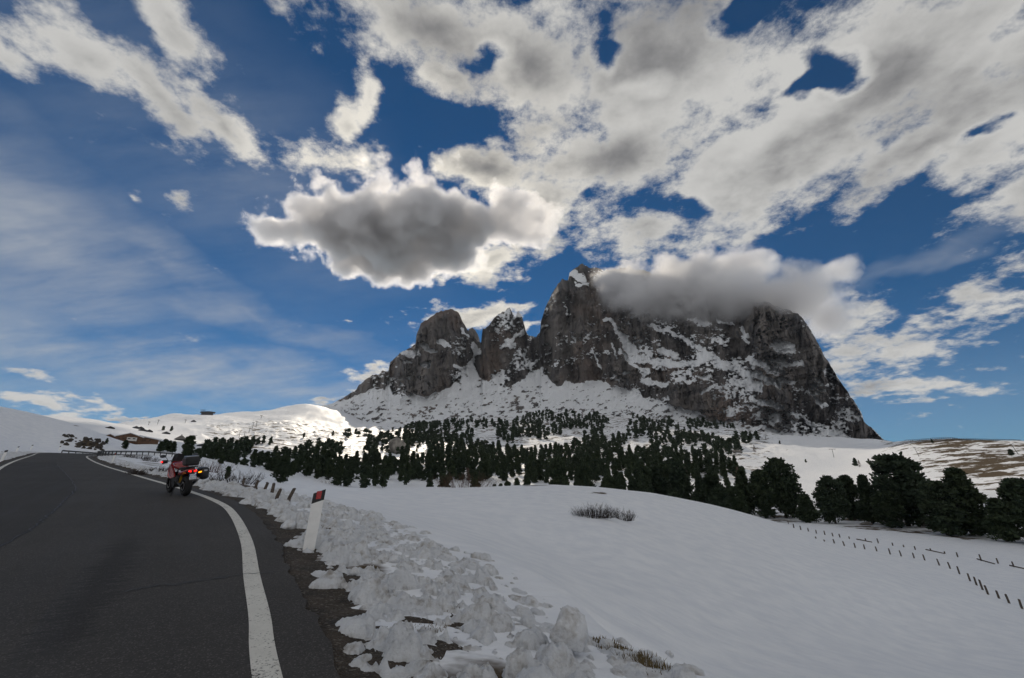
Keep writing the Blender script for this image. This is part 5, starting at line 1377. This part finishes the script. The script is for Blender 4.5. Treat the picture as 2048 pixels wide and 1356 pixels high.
# small dark characters in two rows, too small in the photograph to read
for r_, (z_, xs) in enumerate(((.04, (-.035, .0, .035)), (-.038, (-.07, -.035, .0, .035, .07)))):
    for j, x_ in enumerate(xs):
        MB().box((x_, -.0045, z_), (.006, .003, .05)).box((x_ + .01, -.0045, z_ + .018 * ((j + r_) % 2 * 2 - 1)), (.016, .003, .008)).build('character', M_ink, pr)
MB().tube([(.15, .35, .34), (.19, .05, .36), (.20, -.22, .50), (.20, -.34, .56)], [.035, .05, .055, .05], 12).build('exhaust', M_metal, bike, smooth=True)
mb = MB()
for k in range(40): pass
mb.tube([(-.10 + .028 * math.cos(k * .9), .30 + .028 * math.sin(k * .9) - .10 * k / 40, .42 + .22 * k / 40) for k in range(41)], .011, 5); mb.build('shock_spring', M_spring, bike)
MB().tube([(-.16, .52, .28), (-.26, .44, .02 + .02)], .013, 8).box((-.265, .435, .03), (.07, .06, .012)).build('side_stand', M_engine, bike)
MB().loft([[(-.11, -.02, .68), (.11, -.02, .68), (.11, .0, .66), (-.11, .0, .66)], [(-.11, .28, .62), (.11, .28, .62), (.11, .28, .60), (-.11, .28, .60)]]).build('rear_mudguard', M_case, bike)
MB().loft([[(-.08, 1.30, .62), (.08, 1.30, .62), (.08, 1.30, .60), (-.08, 1.30, .60)], [(-.08, 1.52, .66), (.08, 1.52, .66), (.08, 1.52, .64), (-.08, 1.52, .64)], [(-.07, 1.76, .56), (.07, 1.76, .56), (.07, 1.75, .54), (-.07, 1.75, .54)]]).build('front_mudguard', M_red, bike)

HAZE = 0.00002
# ------------------------------------------------------------------ clouds that stand over this valley
def cloud(name, label, blobs, nscale, namp, warp, t0, t1, dmax, aniso, stepr, pad=1.18, det=6):
    """blobs: (centre, radii). One closed hull round them; the vapour inside is a procedural density."""
    C = np.array([b[0] for b in blobs]); S = np.array([b[1] for b in blobs])
    lo = (C - S * pad).min(0); hi = (C + S * pad).max(0); ctr = (lo + hi) / 2
    # the hull: rounded boxes would show, so wrap the blobs in their convex hull
    bm = bmesh.new()
    for c, s in blobs:
        r = bmesh.ops.create_icosphere(bm, subdivisions=2, radius=1.0)
        bmesh.ops.transform(bm, matrix=Matrix.Translation(Vector(c) - Vector(ctr)) @ Matrix.Diagonal((s[0] * pad, s[1] * pad, s[2] * pad, 1)), verts=r['verts'])
    h = bmesh.ops.convex_hull(bm, input=bm.verts)
    junk = list({g for g in h['geom_interior'] + h['geom_unused'] if isinstance(g, bmesh.types.BMVert)})
    bmesh.ops.delete(bm, geom=junk, context='VERTS')
    bmesh.ops.recalc_face_normals(bm, faces=bm.faces)
    me = bpy.data.meshes.new(name); bm.to_mesh(me); bm.free()
    m = bpy.data.materials.new(name); m.use_nodes = True
    T = NT(m.node_tree); T.n.clear()
    pos = T.node('ShaderNodeNewGeometry').outputs['Position']
    pw = pos
    if warp:
        w = T.v('SUBTRACT', T.noise(pos, nscale * .6, 2, .5, color=True), (.5, .5, .5))
        pw = T.v('ADD', pos, T.v('SCALE', w, s=warp))
    acc = None
    for c, s in blobs:
        mp = T.node('ShaderNodeMapping', {'Vector': pw, 'Location': tuple(c), 'Scale': tuple(s)}, vector_type='TEXTURE')
        f = T.m('SUBTRACT', 1.0, T.v('LENGTH', mp.outputs[0]))
        acc = f if acc is None else T.m('MAXIMUM', acc, f)
    n = T.noise(pw, nscale, det, .62)
    d = T.m('ADD', acc, T.m('MULTIPLY', T.m('SUBTRACT', n, .5), namp))
    dens = T.ss(d, t0, t1, 0.0, dmax, 'LINEAR')
    pv = T.node('ShaderNodeVolumePrincipled', {'Color': rgb(.97, .97, .98), 'Density': dens, 'Anisotropy': aniso})
    T.l.new(pv.outputs[0], T.node('ShaderNodeOutputMaterial').inputs['Volume'])
    m.cycles.volume_step_rate = stepr
    m.cycles.volume_sampling = 'MULTIPLE_IMPORTANCE'
    o = link(name, me, m, loc=tuple(ctr))
    return tag(o, label, 'cloud')
CLOUD_H = 650.0
def sheet_blob(px, py, rx, ry, H=CLOUD_H, rz=66.0):
    d = ray(px, py); p = d * (H / d[2]); dep = H / d[2]
    el = math.atan2(d[2], math.hypot(d[0], d[1]))
    return (tuple(p), (rx * dep / F, ry * dep / F / math.sin(el) * .92, rz))
cloud('cloud', 'dark bellied backlit cloud with glowing rim hanging in front of the sun',
      [sheet_blob(740, 462, 190, 72), sheet_blob(850, 440, 130, 88), sheet_blob(610, 462, 110, 30, rz=45), sheet_blob(770, 520, 120, 50, rz=50), sheet_blob(880, 500, 100, 55, rz=50),
       sheet_blob(1030, 440, 100, 62, rz=20)],
      .0100, 2.7, 30, .04, .44, .085, .55, .35, pad=1.55, det=9)
cr = 1130
cloud('cloud', 'grey cap of cloud clinging to the top of the rock massif',
      [(tuple(P3(1240, 565, cr)), (90, 120, 50)), (tuple(P3(1340, 588, cr)), (190, 160, 70)), (tuple(P3(1480, 612, cr)), (200, 160, 70)),
       (tuple(P3(1580, 612, cr + 20)), (130, 140, 66)), (tuple(P3(1665, 548, cr + 80)), (55, 60, 34)), (tuple(P3(1660, 640, cr + 80)), (70, 80, 50)), (tuple(P3(1420, 545, cr + 60)), (190, 120, 45))],
      .0105, 2.5, 45, .10, .75, .06, .5, .6, pad=1.4, det=8)

# ------------------------------------------------------------------ the air: thin even haze over valley and massif, below the cloud sheet
hz = MB(); hz.box((0, 0, 0), (1, 1, 1)); me = hz.mesh('haze')
m = bpy.data.materials.new('haze'); m.use_nodes = True
T = NT(m.node_tree); T.n.clear()
pv = T.node('ShaderNodeVolumePrincipled', {'Color': rgb(.80, .88, 1.0), 'Density': HAZE, 'Anisotropy': .35})
T.l.new(pv.outputs[0], T.node('ShaderNodeOutputMaterial').inputs['Volume'])
ztop = max(float(ZM.max()), 760) + 60
o = link('haze', me, m, None, (0, 0, (ztop - 400) / 2)); o.scale = (8600, 8600, ztop + 400); tag(o, 'thin bluish haze in the air before the massif', kind='stuff')
